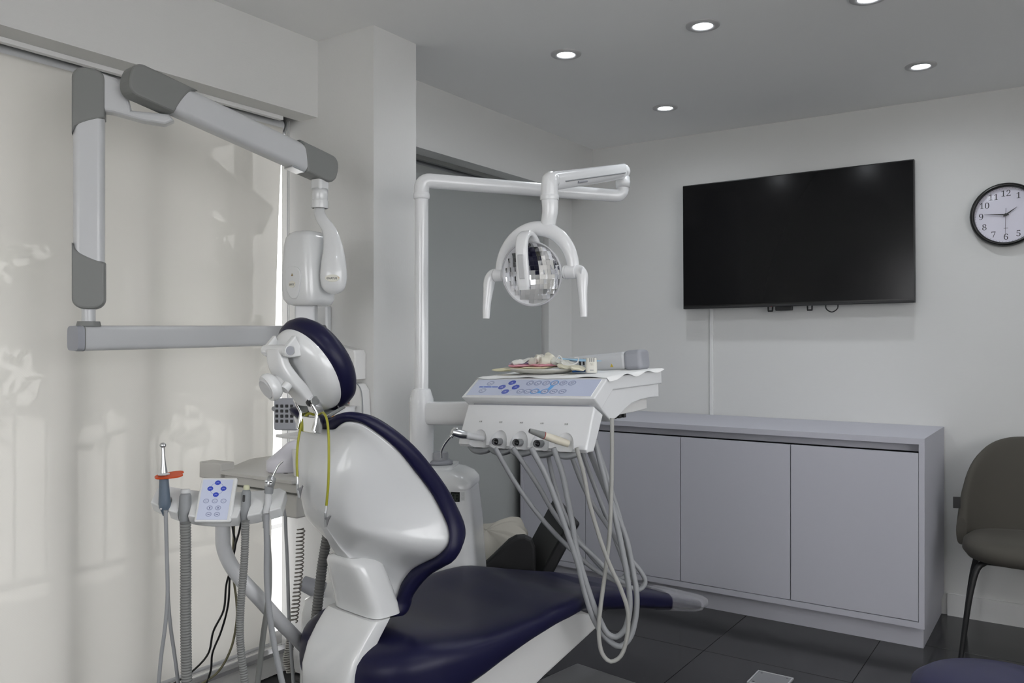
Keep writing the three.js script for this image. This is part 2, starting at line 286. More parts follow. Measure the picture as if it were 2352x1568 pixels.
// centre lines of the cords and hoses, world metres
const runs = {
  deliveryA: [[-1.447, 1.002, -2.039], [-1.408, 0.903, -2.081], [-1.351, 0.792, -2.137], [-1.292, 0.704, -2.192], [-1.221, 0.621, -2.256], [-1.149, 0.571, -2.318], [-1.118, 0.559, -2.345], [-1.106, 0.582, -2.357], [-1.121, 0.615, -2.351], [-1.143, 0.643, -2.341], [-1.170, 0.679, -2.329], [-1.204, 0.736, -2.314], [-1.271, 0.845, -2.286], [-1.324, 0.976, -2.268]],
  deliveryB: [[-1.392, 1.005, -2.053], [-1.341, 0.898, -2.103], [-1.301, 0.802, -2.143], [-1.262, 0.734, -2.180], [-1.215, 0.675, -2.222], [-1.171, 0.615, -2.262], [-1.138, 0.589, -2.290], [-1.124, 0.609, -2.303], [-1.133, 0.657, -2.303], [-1.159, 0.767, -2.299], [-1.195, 0.884, -2.289], [-1.241, 1.024, -2.276]],
  deliveryC: [[-1.326, 1.010, -2.049], [-1.297, 0.939, -2.076], [-1.274, 0.859, -2.100], [-1.251, 0.765, -2.125], [-1.228, 0.669, -2.150], [-1.213, 0.575, -2.170], [-1.192, 0.489, -2.192], [-1.164, 0.435, -2.217], [-1.134, 0.412, -2.241], [-1.112, 0.435, -2.260], [-1.099, 0.496, -2.275], [-1.099, 0.566, -2.281], [-1.111, 0.635, -2.280], [-1.131, 0.729, -2.275], [-1.161, 0.807, -2.263], [-1.196, 0.892, -2.248], [-1.236, 0.995, -2.231]],
  deliveryD: [[-1.351, 0.995, -2.177], [-1.342, 0.911, -2.194], [-1.327, 0.826, -2.215], [-1.307, 0.756, -2.239], [-1.270, 0.674, -2.276], [-1.219, 0.599, -2.323], [-1.193, 0.578, -2.346], [-1.174, 0.593, -2.362], [-1.183, 0.630, -2.361], [-1.212, 0.710, -2.352], [-1.248, 0.804, -2.340], [-1.298, 0.939, -2.325], [-1.319, 1.007, -2.320]],
  deliveryE: [[-1.282, 1.007, -2.103], [-1.263, 0.937, -2.119], [-1.250, 0.856, -2.131], [-1.239, 0.781, -2.141], [-1.229, 0.697, -2.152], [-1.207, 0.598, -2.171], [-1.182, 0.509, -2.192], [-1.158, 0.454, -2.210], [-1.139, 0.444, -2.225], [-1.118, 0.466, -2.240], [-1.107, 0.523, -2.250], [-1.108, 0.572, -2.251], [-1.121, 0.664, -2.246], [-1.142, 0.776, -2.236], [-1.162, 0.858, -2.226], [-1.201, 1.026, -2.207]],
  deliveryF: [[-1.196, 1.015, -2.089], [-1.181, 0.937, -2.106], [-1.173, 0.867, -2.118], [-1.160, 0.798, -2.133], [-1.144, 0.727, -2.150], [-1.127, 0.667, -2.167], [-1.104, 0.597, -2.190], [-1.090, 0.531, -2.205], [-1.095, 0.455, -2.208], [-1.113, 0.398, -2.200], [-1.138, 0.383, -2.187], [-1.158, 0.404, -2.176], [-1.169, 0.465, -2.173], [-1.168, 0.532, -2.181], [-1.159, 0.646, -2.197], [-1.153, 0.739, -2.209], [-1.152, 0.853, -2.219], [-1.154, 0.970, -2.228], [-1.158, 1.091, -2.236]],
  curingCord: [[-1.882, 0.900, -1.236], [-1.884, 0.770, -1.241], [-1.886, 0.693, -1.244], [-1.893, 0.616, -1.243], [-1.906, 0.528, -1.239], [-1.917, 0.428, -1.236]],
  curingCordBack: [[-1.910, 0.757, -1.259], [-1.910, 0.674, -1.261], [-1.905, 0.597, -1.265], [-1.897, 0.519, -1.272], [-1.888, 0.419, -1.280]],
  bigSuction: [[-1.859, 0.865, -1.276], [-1.858, 0.756, -1.276], [-1.858, 0.624, -1.276], [-1.856, 0.428, -1.278]],
  smallSuction: [[-1.734, 0.870, -1.361], [-1.737, 0.767, -1.359], [-1.744, 0.657, -1.354], [-1.745, 0.570, -1.353], [-1.732, 0.428, -1.362]],
  syringeHose: [[-1.691, 0.887, -1.390], [-1.695, 0.809, -1.395], [-1.701, 0.719, -1.400], [-1.702, 0.640, -1.408], [-1.696, 0.537, -1.422], [-1.683, 0.411, -1.444]],
  syringeHoseBack: [[-1.737, 0.818, -1.431], [-1.739, 0.737, -1.439], [-1.748, 0.644, -1.443], [-1.764, 0.563, -1.442], [-1.794, 0.385, -1.441]],
  wallCord: [[-2.163, 0.853, -1.855], [-2.140, 0.730, -1.837], [-2.111, 0.597, -1.820], [-2.078, 0.440, -1.798], [-2.021, 0.215, -1.770]],
  blackCableA: [[-2.073, 0.791, -1.614], [-2.087, 0.748, -1.614], [-2.101, 0.710, -1.612], [-2.120, 0.641, -1.613], [-2.141, 0.586, -1.610], [-2.160, 0.502, -1.614], [-2.197, 0.431, -1.604], [-2.220, 0.360, -1.603], [-2.274, 0.298, -1.582], [-2.342, 0.249, -1.552]],
  blackCableB: [[-2.116, 0.787, -1.609], [-2.118, 0.743, -1.617], [-2.118, 0.707, -1.625], [-2.143, 0.628, -1.626], [-2.167, 0.509, -1.635], [-2.198, 0.423, -1.633], [-2.231, 0.351, -1.626], [-2.245, 0.293, -1.630], [-2.269, 0.234, -1.625]],
  oliveCable: [[-2.127, 0.783, -1.626], [-2.132, 0.739, -1.630], [-2.149, 0.618, -1.639], [-2.151, 0.520, -1.654], [-2.157, 0.464, -1.660], [-2.184, 0.364, -1.658], [-2.227, 0.288, -1.642], [-2.281, 0.245, -1.618]],
  supportArm: [[-1.832, 0.861, -1.367], [-1.839, 0.825, -1.372], [-1.846, 0.782, -1.380], [-1.836, 0.719, -1.405], [-1.801, 0.638, -1.458], [-1.824, 0.527, -1.566], [-1.860, 0.376, -1.735], [-2.027, 0.257, -2.068]],
  greyVacuumHose: [[-1.862, 0.739, -1.757], [-1.867, 0.663, -1.744], [-1.869, 0.600, -1.735], [-1.871, 0.488, -1.719], [-1.872, 0.376, -1.705], [-1.869, 0.266, -1.692]],
  coilCable: [[-2.019, 0.736, -1.796], [-2.021, 0.709, -1.794], [-2.023, 0.630, -1.793], [-2.028, 0.561, -1.790], [-2.035, 0.479, -1.785], [-2.039, 0.441, -1.782]],
  coilCableLow: [[-2.108, 0.369, -1.832], [-2.113, 0.327, -1.828], [-2.118, 0.292, -1.825], [-2.108, 0.250, -1.832]],
  bibLeft: [[-1.609, 1.134, -1.474], [-1.619, 1.137, -1.465], [-1.626, 1.122, -1.453], [-1.625, 1.094, -1.441], [-1.625, 1.062, -1.434], [-1.625, 1.019, -1.431], [-1.623, 0.981, -1.431]],
  bibRight: [[-1.590, 1.138, -1.471], [-1.567, 1.143, -1.461], [-1.532, 1.134, -1.442], [-1.510, 1.107, -1.428], [-1.493, 1.052, -1.414], [-1.495, 0.979, -1.414], [-1.511, 0.923, -1.423]],
};
// ---------- ceiling downlights ----------
const lens = std({ color: lin(1, 1, 1), emissive: lin(0.93, 0.95, 1), emissiveIntensity: 14, roughness: 0.5 });
const lightSpots = [
  [-1.746, -2.964, 'lit round ceiling downlight nearest the white pillar'],
  [-1.165, -2.981, 'lit round ceiling downlight, the topmost wholly in view'],
  [-0.564, -3.944, 'lit round ceiling downlight above the right end of the television'],
  [-1.732, -3.924, 'lit round ceiling downlight farthest away, above the lamp arm elbow'],
  [-0.6, -3.06, 'lit round ceiling downlight cut off by the upper edge of the picture'],
  [-0.6, -1.2, 'lit round ceiling downlight over the stool, outside the picture'],
  [0.6, -1.2, 'lit round ceiling downlight nearest the camera, outside the picture'],
  [0.6, -3.06, 'lit round ceiling downlight beyond the right edge of the picture'],
  [0.6, -3.944, 'lit round ceiling downlight near the wall right of the clock, outside the picture'],
];
for (const [x, z, label] of lightSpots) {
  const t = thing('ceiling_downlight', label, 'downlight', [x, 2.5, z], 0, 'recessed ceiling downlights');
  part(t, 'trim_ring', lathe([[0.036, -0.001], [0.038, -0.006], [0.05, -0.008], [0.062, -0.004], [0.063, 0]], 40), std({ color: lin(0.5, 0.5, 0.5), roughness: 0.4 }));
  const e = part(t, 'lamp_lens', lathe([[0, -0.006], [0.03, -0.005], [0.037, 0]], 32), lens); e.castShadow = false;
  const s = new THREE.SpotLight(lin(0.9, 0.95, 1), 0.68, 0, R(88), 0.9, 2);
  s.position.set(0, -0.02, 0); s.target.position.set(0, -1, 0); s.castShadow = true; s.shadow.radius = 1.4; s.name = 'downlight'; t.add(s); t.add(s.target);
}

// ---------- television ----------
{
  const t = thing('television', 'large black flat television switched off on the white wall', 'television', [-1.256, 1.853, -4.45]);
  t.rotation.z = 0.006;
  part(t, 'frame', rbox(1.19, 0.692, 0.028, 0.004), phy({ color: lin(0.006, 0.006, 0.006), roughness: 0.3 }));
  part(t, 'screen', box(1.178, 0.668, 0.003), phy({ color: lin(0.006, 0.006, 0.0065), roughness: 0.16, specularIntensity: 0.45 }), [0, 0.006, 0.0145]);
  part(t, 'rear_housing', rbox(0.8, 0.42, 0.03, 0.01), M.black, [0, -0.05, -0.028]);
  part(t, 'wall_mount', box(0.4, 0.3, 0.035), M.black, [0, 0, -0.061]);
  part(t, 'bottom_strip', rbox(1.188, 0.012, 0.03, 0.003), M.black, [0, -0.342, 0.001]);
  const loop = (x) => part(t, 'hanging_strap', merge([rod([x - 0.012, -0.34, -0.02], [x - 0.011, -0.37, -0.02], 0.004, 8), rod([x + 0.012, -0.34, -0.02], [x + 0.011, -0.37, -0.02], 0.004, 8), rod([x - 0.013, -0.37, -0.02], [x + 0.013, -0.37, -0.02], 0.004, 8)]), M.black);
  loop(-0.115); loop(0.09);
  part(t, 'receiver_box', rbox(0.09, 0.026, 0.02, 0.005), M.black, [-0.04, -0.357, -0.012]);
  part(t, 'hanging_cable', tube([[0.17, -0.34, -0.02], [0.172, -0.365, -0.02], [0.2, -0.383, -0.02], [0.228, -0.365, -0.02], [0.23, -0.34, -0.02]], 0.003, { n: 20, m: 8 }), M.black);
  part(t, 'standby_light', new THREE.SphereGeometry(0.0025, 8, 6), std({ color: lin(0.4, 0.02, 0.02), emissive: lin(0.5, 0.02, 0.02), emissiveIntensity: 1 }), [-0.1, -0.347, 0.012]);
}
single('cable_trunking', 'thin white cable trunking running down the wall below the television', 'trunking', rbox(0.02, 0.66, 0.012, 0.003), M.whiteTrim, [-1.716, 1.235, -4.524]);

// ---------- wall clock ----------
{
  const t = thing('wall_clock', 'round black-rimmed wall clock with white face and black numerals', 'clock', [-0.286, 1.91, -4.53]);
  part(t, 'rim', tr(lathe([[0.128, 0], [0.146, 0.002], [0.149, 0.018], [0.146, 0.034], [0.137, 0.042], [0.13, 0.036], [0.128, 0.022]], 64), 0, 0, 0, 90), phy({ color: lin(0.008, 0.008, 0.008), roughness: 0.25 }));
  const face = canvasTex(1024, 1024, (x, w) => {
    x.fillStyle = '#dcdae6'; x.fillRect(0, 0, w, w); x.fillStyle = '#26262c'; x.textAlign = 'center'; x.textBaseline = 'middle';
    for (let i = 1; i <= 12; i++) { const a = i / 12 * Math.PI * 2, r = 395; x.save(); x.translate(512 + r * Math.sin(a), 512 - r * Math.cos(a)); x.font = '150px serif'; x.fillText(String(i), 0, 6); x.restore(); }
    for (let i = 0; i < 60; i++) { const a = i / 60 * Math.PI * 2; x.save(); x.translate(512, 512); x.rotate(a); x.fillRect(-2, -496, 4, i % 5 ? 12 : 20); x.restore(); }
    x.fillStyle = '#77777f'; x.fillRect(478, 752, 68, 8);
  });
  part(t, 'face', tr(new THREE.CircleGeometry(0.131, 64), 0, 0, 0.016), std({ map: face, roughness: 0.6 }));
  const hand = (name, deg, len, back, w, z) => part(t, name, prism([[-w, -back], [w, -back], [w * 0.9, len * 0.2], [0.0006, len], [-0.0006, len], [-w * 0.9, len * 0.2]], 0.0014, 0), M.black, [0, 0, z], [0, 0, -deg]);
  hand('hour_hand', 54, 0.055, 0.012, 0.0032, 0.021); hand('minute_hand', 274, 0.088, 0.012, 0.003, 0.024); hand('second_hand', 181, 0.1, 0.03, 0.0009, 0.027);
  part(t, 'hub', tr(cyl(0.006, 0.006, 0.012, 20), 0, 0, 0.023, 90), M.black);
  part(t, 'glass_cover', tr(new THREE.CircleGeometry(0.131, 48), 0, 0, 0.034), phy({ color: lin(1, 1, 1), roughness: 0.02, transmission: 1, thickness: 0, specularIntensity: 0.25 }));
}

// ---------- low cabinet: carcass, four doors ----------
{
  const t = thing('low_cabinet', 'long low pale lilac cabinet with four plain doors under the television', 'cabinet', [0, 0, 0]);
  const x0 = -2.6, x1 = -0.545, zf = -3.91, zb = -4.528;
  part(t, 'top', span(x0, x1, 0.882, 0.908, zb, zf), M.cabinet);
  part(t, 'end_panel', span(x1 - 0.022, x1, 0.1, 0.882, zb, zf), M.cabinet);
  part(t, 'end_panel', span(x0, x0 + 0.02, 0.1, 0.882, zb, zf), M.cabinet);
  part(t, 'bottom_panel', span(x0 + 0.02, x1 - 0.022, 0.1, 0.126, zb, zf), M.cabinet);
  part(t, 'back_panel', span(x0 + 0.02, x1 - 0.022, 0.126, 0.882, zb, zb + 0.01), M.cabinetDark);
  part(t, 'finger_rail', span(x0 + 0.02, x1 - 0.022, 0.845, 0.882, zf - 0.075, zf - 0.067), M.cabinet);
  part(t, 'plinth', span(x0, x1 - 0.012, 0, 0.0995, zb, zf - 0.06), M.cabinet);
  for (const [a, b] of [[-2.58, -2.188], [-2.184, -1.648], [-1.644, -1.108], [-1.104, -0.569]]) part(t, 'door', rbox(b - a, 0.715, 0.019, 0.0015, 2), M.cabinet, [(a + b) / 2, 0.4865, zf - 0.0115]);
}

// ---------- floor socket box ----------
{
  const t = thing('floor_socket_box', 'square steel floor socket lid set in the dark tiles', 'floor box', [-0.995, 0, -3.25]);
  const k = part(t, 'frame', merge([span(-0.07, 0.07, 0, 0.007, 0.064, 0.07), span(-0.07, 0.07, 0, 0.007, -0.07, -0.064), span(-0.07, -0.064, 0, 0.007, -0.064, 0.064), span(0.064, 0.07, 0, 0.007, -0.064, 0.064)]), std({ color: lin(0.8, 0.8, 0.81), roughness: 0.35, metalness: 0.7 }));
  part(t, 'lid', rbox(0.126, 0.005, 0.126, 0.001), std({ color: lin(0.35, 0.35, 0.36), roughness: 0.4, metalness: 0.5 }), [0, 0.0035, 0]);
  for (const x of [-0.05, 0.05]) for (const z of [-0.05, 0.05]) part(t, 'screw', tr(cyl(0.004, 0.004, 0.002, 12), x, 0.0065, z), M.darkSteel);
}

// ---------- visitor chair beside the cabinet ----------
{
  const t = thing('visitor_chair', 'olive grey upholstered chair with black splayed legs beside the cabinet', 'chair', [-0.16, 0, -4.13], 4);
  const cloth = phy({ color: lin(0.078, 0.072, 0.06), roughness: 0.9, sheen: 0.3, sheenColor: lin(0.3, 0.28, 0.25), sheenRoughness: 0.6 });
  const seat = []; for (const [s, y] of [[0.0, 0.405], [0.75, 0.405], [0.93, 0.415], [1, 0.44], [0.985, 0.468], [0.9, 0.487], [0.6, 0.495], [0, 0.492]]) seat.push(ringOf(48, (a) => V(pow(Math.cos(a), 0.8) * 0.265 * s, y, pow(Math.sin(a), 0.8) * 0.25 * s + 0.02)));
  part(t, 'seat', loft(seat, false), cloth);
  // curved shell back: arch outline bent round the seat
  const rings = [], n = 40;
  for (let i = 0; i <= n; i++) {
    const a = -1.25 + 2.5 * i / n, h = 0.47 + 0.42 * Math.max(0, 1 - Math.abs(a / 1.27) ** 2.6) ** 0.55, cx = Math.sin(a) * 0.285, cz = -Math.cos(a) * 0.27 + 0.03;
    const ring = ringOf(20, (b) => { const up = (Math.sin(b) + 1) / 2, y = 0.425 + (h - 0.425) * up, lean = -(y - 0.45) * 0.16 * Math.cos(a); const th = 0.022 * pow(Math.cos(b), 0.6); return V(cx + Math.sin(a) * th, y, cz + lean - Math.cos(a) * th); });
    rings.push(ring);
  }
  part(t, 'backrest', loft(rings), cloth);
  for (const [sx, sz] of [[-1, 1], [1, 1], [-1, -1], [1, -1]]) {
    part(t, 'leg', tube([[sx * 0.17, 0.405, sz * 0.13], [sx * 0.2, 0.385, sz * 0.155], [sx * 0.225, 0.3, sz * 0.175], [sx * 0.265, 0, sz * 0.2]], (q) => 0.013 - 0.003 * q, { n: 24, m: 12 }), M.black);
  }
  part(t, 'leg_frame', merge([rod([-0.17, 0.4, 0.13], [0.17, 0.4, 0.13], 0.01, 8), rod([-0.17, 0.4, -0.13], [0.17, 0.4, -0.13], 0.01, 8), rod([-0.17, 0.4, 0.13], [-0.17, 0.4, -0.13], 0.01, 8), rod([0.17, 0.4, 0.13], [0.17, 0.4, -0.13], 0.01, 8)]), M.black);
  part(t, 'cloth_tag', rbox(0.03, 0.05, 0.003, 0.001), M.black, [-0.288, 0.61, -0.045], [0, 20, 0]);
}

// ---------- navy stool ----------
{
  const t = thing('dentist_stool', 'round navy vinyl stool top in the lower right corner', 'stool', [-0.155, 0, -2.31]);
  part(t, 'seat', lathe([[0, 0.42], [0.15, 0.42], [0.185, 0.43], [0.2, 0.455], [0.195, 0.482], [0.17, 0.5], [0.1, 0.508], [0, 0.51]], 56), phy({ color: lin(0.028, 0.028, 0.075), roughness: 0.4, specularIntensity: 0.5 }));  // navy lifted in colour to stand in for reflections on the vinyl
  part(t, 'seat_plate', tr(cyl(0.13, 0.1, 0.02), 0, 0.412, 0), M.black);
  part(t, 'gas_lift', tr(cyl(0.022, 0.028, 0.34), 0, 0.24, 0), M.chrome);
  for (let k = 0; k < 5; k++) { const a = k / 5 * 6.283; const l = part(t, 'foot_spoke', tube([[0, 0.09, 0], [Math.cos(a) * 0.12, 0.08, Math.sin(a) * 0.12], [Math.cos(a) * 0.26, 0.06, Math.sin(a) * 0.26]], 0.016, { n: 8, m: 10 }), M.chrome); part(l, 'castor', tr(lathe([[0, -0.012], [0.022, -0.012], [0.025, 0], [0.022, 0.012], [0, 0.012]], 20), Math.cos(a) * 0.26, 0.025, Math.sin(a) * 0.26, 0, 0, 90), M.black); }
}

// ---------- black armchair with a cushion in the corner; it faces the far window ----------
{
  const t = thing('tub_armchair', 'low black armchair between the water unit and the cabinet', 'armchair', [-1.87, 0, -2.8], -50);
  part(t, 'seat', rbox(0.46, 0.1, 0.46, 0.04, 4), M.blackSoft, [0, 0.36, 0.18]);
  const outline = [[-0.4, 0.28], [0.03, 0.28], [0.036, 0.5], [0.034, 0.555], [0.022, 0.585], [-0.004, 0.598], [-0.034, 0.597], [-0.062, 0.583], [-0.12, 0.528], [-0.19, 0.465], [-0.3, 0.42], [-0.4, 0.4]];
  for (const sx of [-1, 1]) part(t, 'arm', tr(prism(outline, 0.045, 0.012), 0, 0, 0, 0, 90, 0), M.blackSoft, [sx * 0.24, sx < 0 ? -0.09 : 0, 0]);
  part(t, 'backrest', rbox(0.42, 0.4, 0.045, 0.012, 3), M.blackSoft, [0.02, 0.47, -0.095], [-29, 0, 0]);
  for (const x of [-0.2, 0.2]) for (const z of [-0.02, 0.36]) part(t, 'leg', tr(cyl(0.014, 0.01, 0.32, 14), x, 0.16, z), M.black);
  const rr = []; for (let i = 0; i <= 24; i++) { const q = i / 24, s = Math.sin(q * Math.PI) ** 0.42; rr.push(ringOf(72, (a) => { const c4 = Math.abs(Math.sin(2 * a)), k = 0.86 + 0.16 * c4 ** 3, w = 0.006 * Math.sin(a * 14 + q * 5) * s + 0.004 * Math.sin(a * 23); return V(pow(Math.cos(a), 0.6) * (0.2 * s * k + w), (q - 0.5) * 0.15 + 0.008 * Math.sin(a * 9 + q * 6) * s, pow(Math.sin(a), 0.6) * (0.18 * s * k + w)); })); }
  single('cushion', 'crumpled beige cushion lying on the black armchair', 'cushion', loft(rr), std({ color: lin(0.44, 0.415, 0.36), roughness: 0.95 }), [-1.965, 0.492, -2.735], [20, -50, 8]);
}
// ---------- dental chair (local: x right, -z towards the feet, origin on the floor under the hip) ----------
// smooth monotone curve through a table of [key, values...]
const lerpTable = (tab, q) => {
  const n = tab.length; if (q <= tab[0][0]) return tab[0].slice(1); if (q >= tab[n - 1][0]) return tab[n - 1].slice(1);
  let i = 0; while (q > tab[i + 1][0]) i++;
  const slope = (j, c) => { if (j <= 0 || j >= n - 1) return 0; const a = (tab[j][c] - tab[j - 1][c]) / (tab[j][0] - tab[j - 1][0]), b = (tab[j + 1][c] - tab[j][c]) / (tab[j + 1][0] - tab[j][0]); return a * b <= 0 ? 0 : 2 * a * b / (a + b); };
  const h = tab[i + 1][0] - tab[i][0], t = (q - tab[i][0]) / h, out = [];
  for (let c = 1; c < tab[0].length; c++) { const p0 = tab[i][c], p1 = tab[i + 1][c], m0 = (i === 0 ? (p1 - p0) / h : slope(i, c)) * h, m1 = (i + 1 === n - 1 ? (p1 - p0) / h : slope(i + 1, c)) * h; out.push((2 * t ** 3 - 3 * t * t + 1) * p0 + (t ** 3 - 2 * t * t + t) * m0 + (-2 * t ** 3 + 3 * t * t) * p1 + (t ** 3 - t * t) * m1); }
  return out;
};
const chair = thing('dental_chair', 'navy vinyl and white dental chair seen from behind, legs stretched out', 'dental chair', [-1.581, 0, -1.662], -8.8);
{
  // seat and leg cushion: one long upholstered body
  const st = [[-0.15, 0.06, 0.47, 0.43], [-0.14, 0.13, 0.505, 0.405], [-0.11, 0.19, 0.535, 0.385], [-0.06, 0.235, 0.555, 0.38], [0.02, 0.268, 0.566, 0.385], [0.12, 0.284, 0.562, 0.405], [0.22, 0.288, 0.558, 0.44], [0.36, 0.284, 0.558, 0.475], [0.48, 0.28, 0.566, 0.49], [0.56, 0.268, 0.568, 0.49], [0.64, 0.235, 0.556, 0.475], [0.72, 0.205, 0.538, 0.452], [0.82, 0.192, 0.515, 0.428], [1.05, 0.182, 0.455, 0.378], [1.28, 0.172, 0.385, 0.322], [1.44, 0.155, 0.33, 0.28], [1.5, 0.125, 0.308, 0.27], [1.525, 0.08, 0.296, 0.274]];
  const rings = [];
  const N = 64;
  for (let i = 0; i <= N; i++) {
    const q = st[0][0] + (st[st.length - 1][0] - st[0][0]) * (i < 14 ? (i / 14) * 0.13 : 0.13 + (i - 14) / (N - 14) * 0.87);
    const [w, yt, yb] = lerpTable(st, q), c = (yt + yb) / 2, h = (yt - yb) / 2, dish = 0.02 * Math.min(1, Math.max(0, (q + 0.15) / 0.3)) * (q > 0.9 ? 0.4 : 1);
    rings.push(ringOf(56, (a) => { const cx = pow(Math.cos(a), 0.42), sy = pow(Math.sin(a), 0.55); const k = sy > 0 ? dish * Math.cos(Math.min(1, Math.abs(cx) / 0.92) * Math.PI / 2) : 0; return V(cx * w * (sy < 0 ? 1 - 0.12 * sy * sy : 1), c + sy * h - k, -q); }));
  }
  part(chair, 'seat_cushion', loft(rings), M.navy);
  // clear foot protector sleeve
  const fr = []; for (const q of [1.2, 1.3, 1.4, 1.46, 1.51, 1.54]) { const [w, yt, yb] = lerpTable(st, Math.min(q, 1.5)), c = (yt + yb) / 2, h = (yt - yb) / 2 + 0.006; fr.push(ringOf(40, (a) => V(pow(Math.cos(a), 0.42) * (w + 0.008), c + pow(Math.sin(a), 0.55) * h, -q))); }
  part(chair, 'clear_foot_cover', loft(fr, false), phy({ color: lin(0.96, 0.96, 0.97), roughness: 0.12, transmission: 0.85, thickness: 0, ior: 1.45 }));
  // white underframe beam and lift
  part(chair, 'underframe', prism([[0.05, 0.4], [-0.2, 0.41], [-0.5, 0.495], [-0.69, 0.465], [-0.79, 0.418], [-0.775, 0.4], [-0.5, 0.315], [-0.3, 0.24], [0.05, 0.2]].map(([z, y]) => [-z, y]), 0.36, 0.012), M.whiteMatte, null, [0, 90, 0]);
  part(chair, 'lift_arm', prism([[-0.05, 0.06], [0.12, 0.06], [0.5, 0.3], [0.3, 0.33]], 0.22, 0.02), M.whiteMatte, [0, 0, 0], [0, 90, 0]);
  part(chair, 'base_plate', rbox(0.56, 0.05, 1.25, 0.02, 3), std({ color: lin(0.22, 0.22, 0.22), roughness: 0.35 }), [0.02, 0.025, -0.58]);

  // backrest: outline (right half), height above floor; rim depth and bulge follow the height
  const half = [[0.056, 0.6], [0.058, 0.64], [0.062, 0.668], [0.093, 0.708], [0.151, 0.741], [0.189, 0.761], [0.216, 0.783], [0.227, 0.805], [0.219, 0.841], [0.207, 0.899], [0.194, 0.983], [0.183, 1.053], [0.164, 1.095], [0.146, 1.117], [0.12, 1.123], [0.096, 1.116], [0.06, 1.1], [0.02, 1.098]];
  const halfN = [[0.08, 0.588], [0.084, 0.623], [0.107, 0.661], [0.147, 0.701], [0.2, 0.733], [0.23, 0.751], [0.247, 0.782], [0.246, 0.81], [0.238, 0.85], [0.229, 0.898], [0.22, 0.982], [0.207, 1.053], [0.187, 1.104], [0.16, 1.138], [0.132, 1.147], [0.1, 1.144], [0.062, 1.132], [0.02, 1.128]];
  const whole = (h) => { const c = new THREE.CatmullRomCurve3([...h, ...h.slice().reverse().map(([x, y]) => [-x, y])].map(([x, y]) => V(x, y, 0)), true, 'centripetal'); return c.getPoints(143).slice(0, 144); };
  const oW = whole(half), oN = whole(halfN);
  const wrap = (y) => lerpTable([[0.6, 0], [0.75, 0], [0.85, 0.025], [1.0, 0.06], [1.1, 0.073], [1.2, 0.08]], y)[0];
  const zr = (y, x = 0) => -wrap(y) * Math.min(1.6, (x / 0.2) ** 2) + lerpTable([[0.56, 0.005], [0.62, -0.022], [0.7, -0.045], [0.76, -0.05], [0.82, -0.044], [0.9, 0.0], [1.0, 0.088], [1.1, 0.178], [1.2, 0.268]], y)[0];
  const bulge = (y) => lerpTable([[0.56, 0.07], [0.65, 0.088], [0.72, 0.13], [0.79, 0.175], [0.85, 0.19], [0.91, 0.175], [0.97, 0.138], [1.04, 0.072], [1.1, 0.014], [1.13, 0.002]], y)[0];
  const C = V(0, 0.9, 0), at = (o, s) => { const p = C.clone().lerp(o, s); return p; };
  const shell = [];
  for (const s of [1.0, 1.0, 0.988, 0.97, 0.945, 0.915, 0.88, 0.84, 0.79, 0.73, 0.66, 0.58, 0.49, 0.39, 0.28, 0.16, 0.04]) {
    const first = shell.length === 0;
    shell.push(oW.map((o) => { const p = at(o, s), e = (1 - s ** 4) * (1 - 0.12 * s * s); return V(p.x, p.y, zr(p.y, p.x) + (first ? -0.02 : 0) + bulge(p.y) * e + 0.008 * Math.min(1, (1 - s) / 0.04)); }));
  }
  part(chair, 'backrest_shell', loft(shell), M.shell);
  const cush = [];
  for (const [k, s, d] of [[-0.25, 1, -0.015], [0.05, 1, -0.004], [0.4, 1, 0.003], [0.7, 1, -0.001], [0.92, 1, -0.012], [1, 1, -0.026], [0.85, 1, -0.04], [0.45, 1, -0.053], [-0.1, 1, -0.062], [0, 0.92, -0.068], [0, 0.8, -0.072], [0, 0.55, -0.07], [0, 0.3, -0.068], [0, 0.05, -0.066]])
    cush.push(oW.map((w, i) => { const o = w.clone().lerp(oN[i], k), p = at(o, s); return V(p.x, p.y, zr(p.y, p.x) + d); }));
  part(chair, 'backrest_cushion', loft(cush), M.navy);
  // hinge cover moulded on the shell and the curved arm that carries it round the seat
  const cov = []; for (const [y, w, z] of [[0.604, 0.1, 0.058], [0.63, 0.098, 0.063], [0.67, 0.093, 0.076], [0.71, 0.086, 0.09], [0.738, 0.078, 0.1], [0.752, 0.068, 0.101], [0.758, 0.05, 0.092]]) cov.push(ringOf(36, (a) => V(pow(Math.cos(a), 0.5) * w, y, z - 0.035 + pow(Math.sin(a), 0.5) * 0.05)));
  part(chair, 'hinge_cover', loft(cov), M.white);
  const arm = []; for (const [y, z, d, w] of [[0.602, 0.062, 0.062, 0.106], [0.59, 0.075, 0.064, 0.108], [0.56, 0.1, 0.066, 0.108], [0.52, 0.128, 0.068, 0.107], [0.47, 0.146, 0.07, 0.105], [0.42, 0.148, 0.072, 0.103], [0.37, 0.138, 0.075, 0.1], [0.3, 0.11, 0.08, 0.098], [0.2, 0.06, 0.09, 0.095], [0.1, 0.0, 0.1, 0.095]]) arm.push(ringOf(40, (a) => V(pow(Math.cos(a), 0.3) * w, y, z - d / 2 + 0.02 + pow(Math.sin(a), 0.3) * d / 2)));
  part(chair, 'backrest_arm', loft(arm), M.white);
  part(chair, 'arm_foot', rbox(0.2, 0.1, 0.3, 0.03), M.white, [0, 0.1, -0.05]);

  // headrest: leans back 30 degrees; local plane e (up) and n (towards the camera)
  const hc = V(0.004, 1.252, 0.205), e = V(0, Math.cos(R(30)), Math.sin(R(30))), nn = V(0, -Math.sin(R(30)), Math.cos(R(30)));
  const disc = (list) => loft(list.map(([r, d, f = 1]) => ringOf(64, (a) => hc.clone().add(V(Math.cos(a) * r * 0.93, 0, 0)).addScaledVector(e, Math.sin(a) * r * 0.97 * f).addScaledVector(nn, d))));
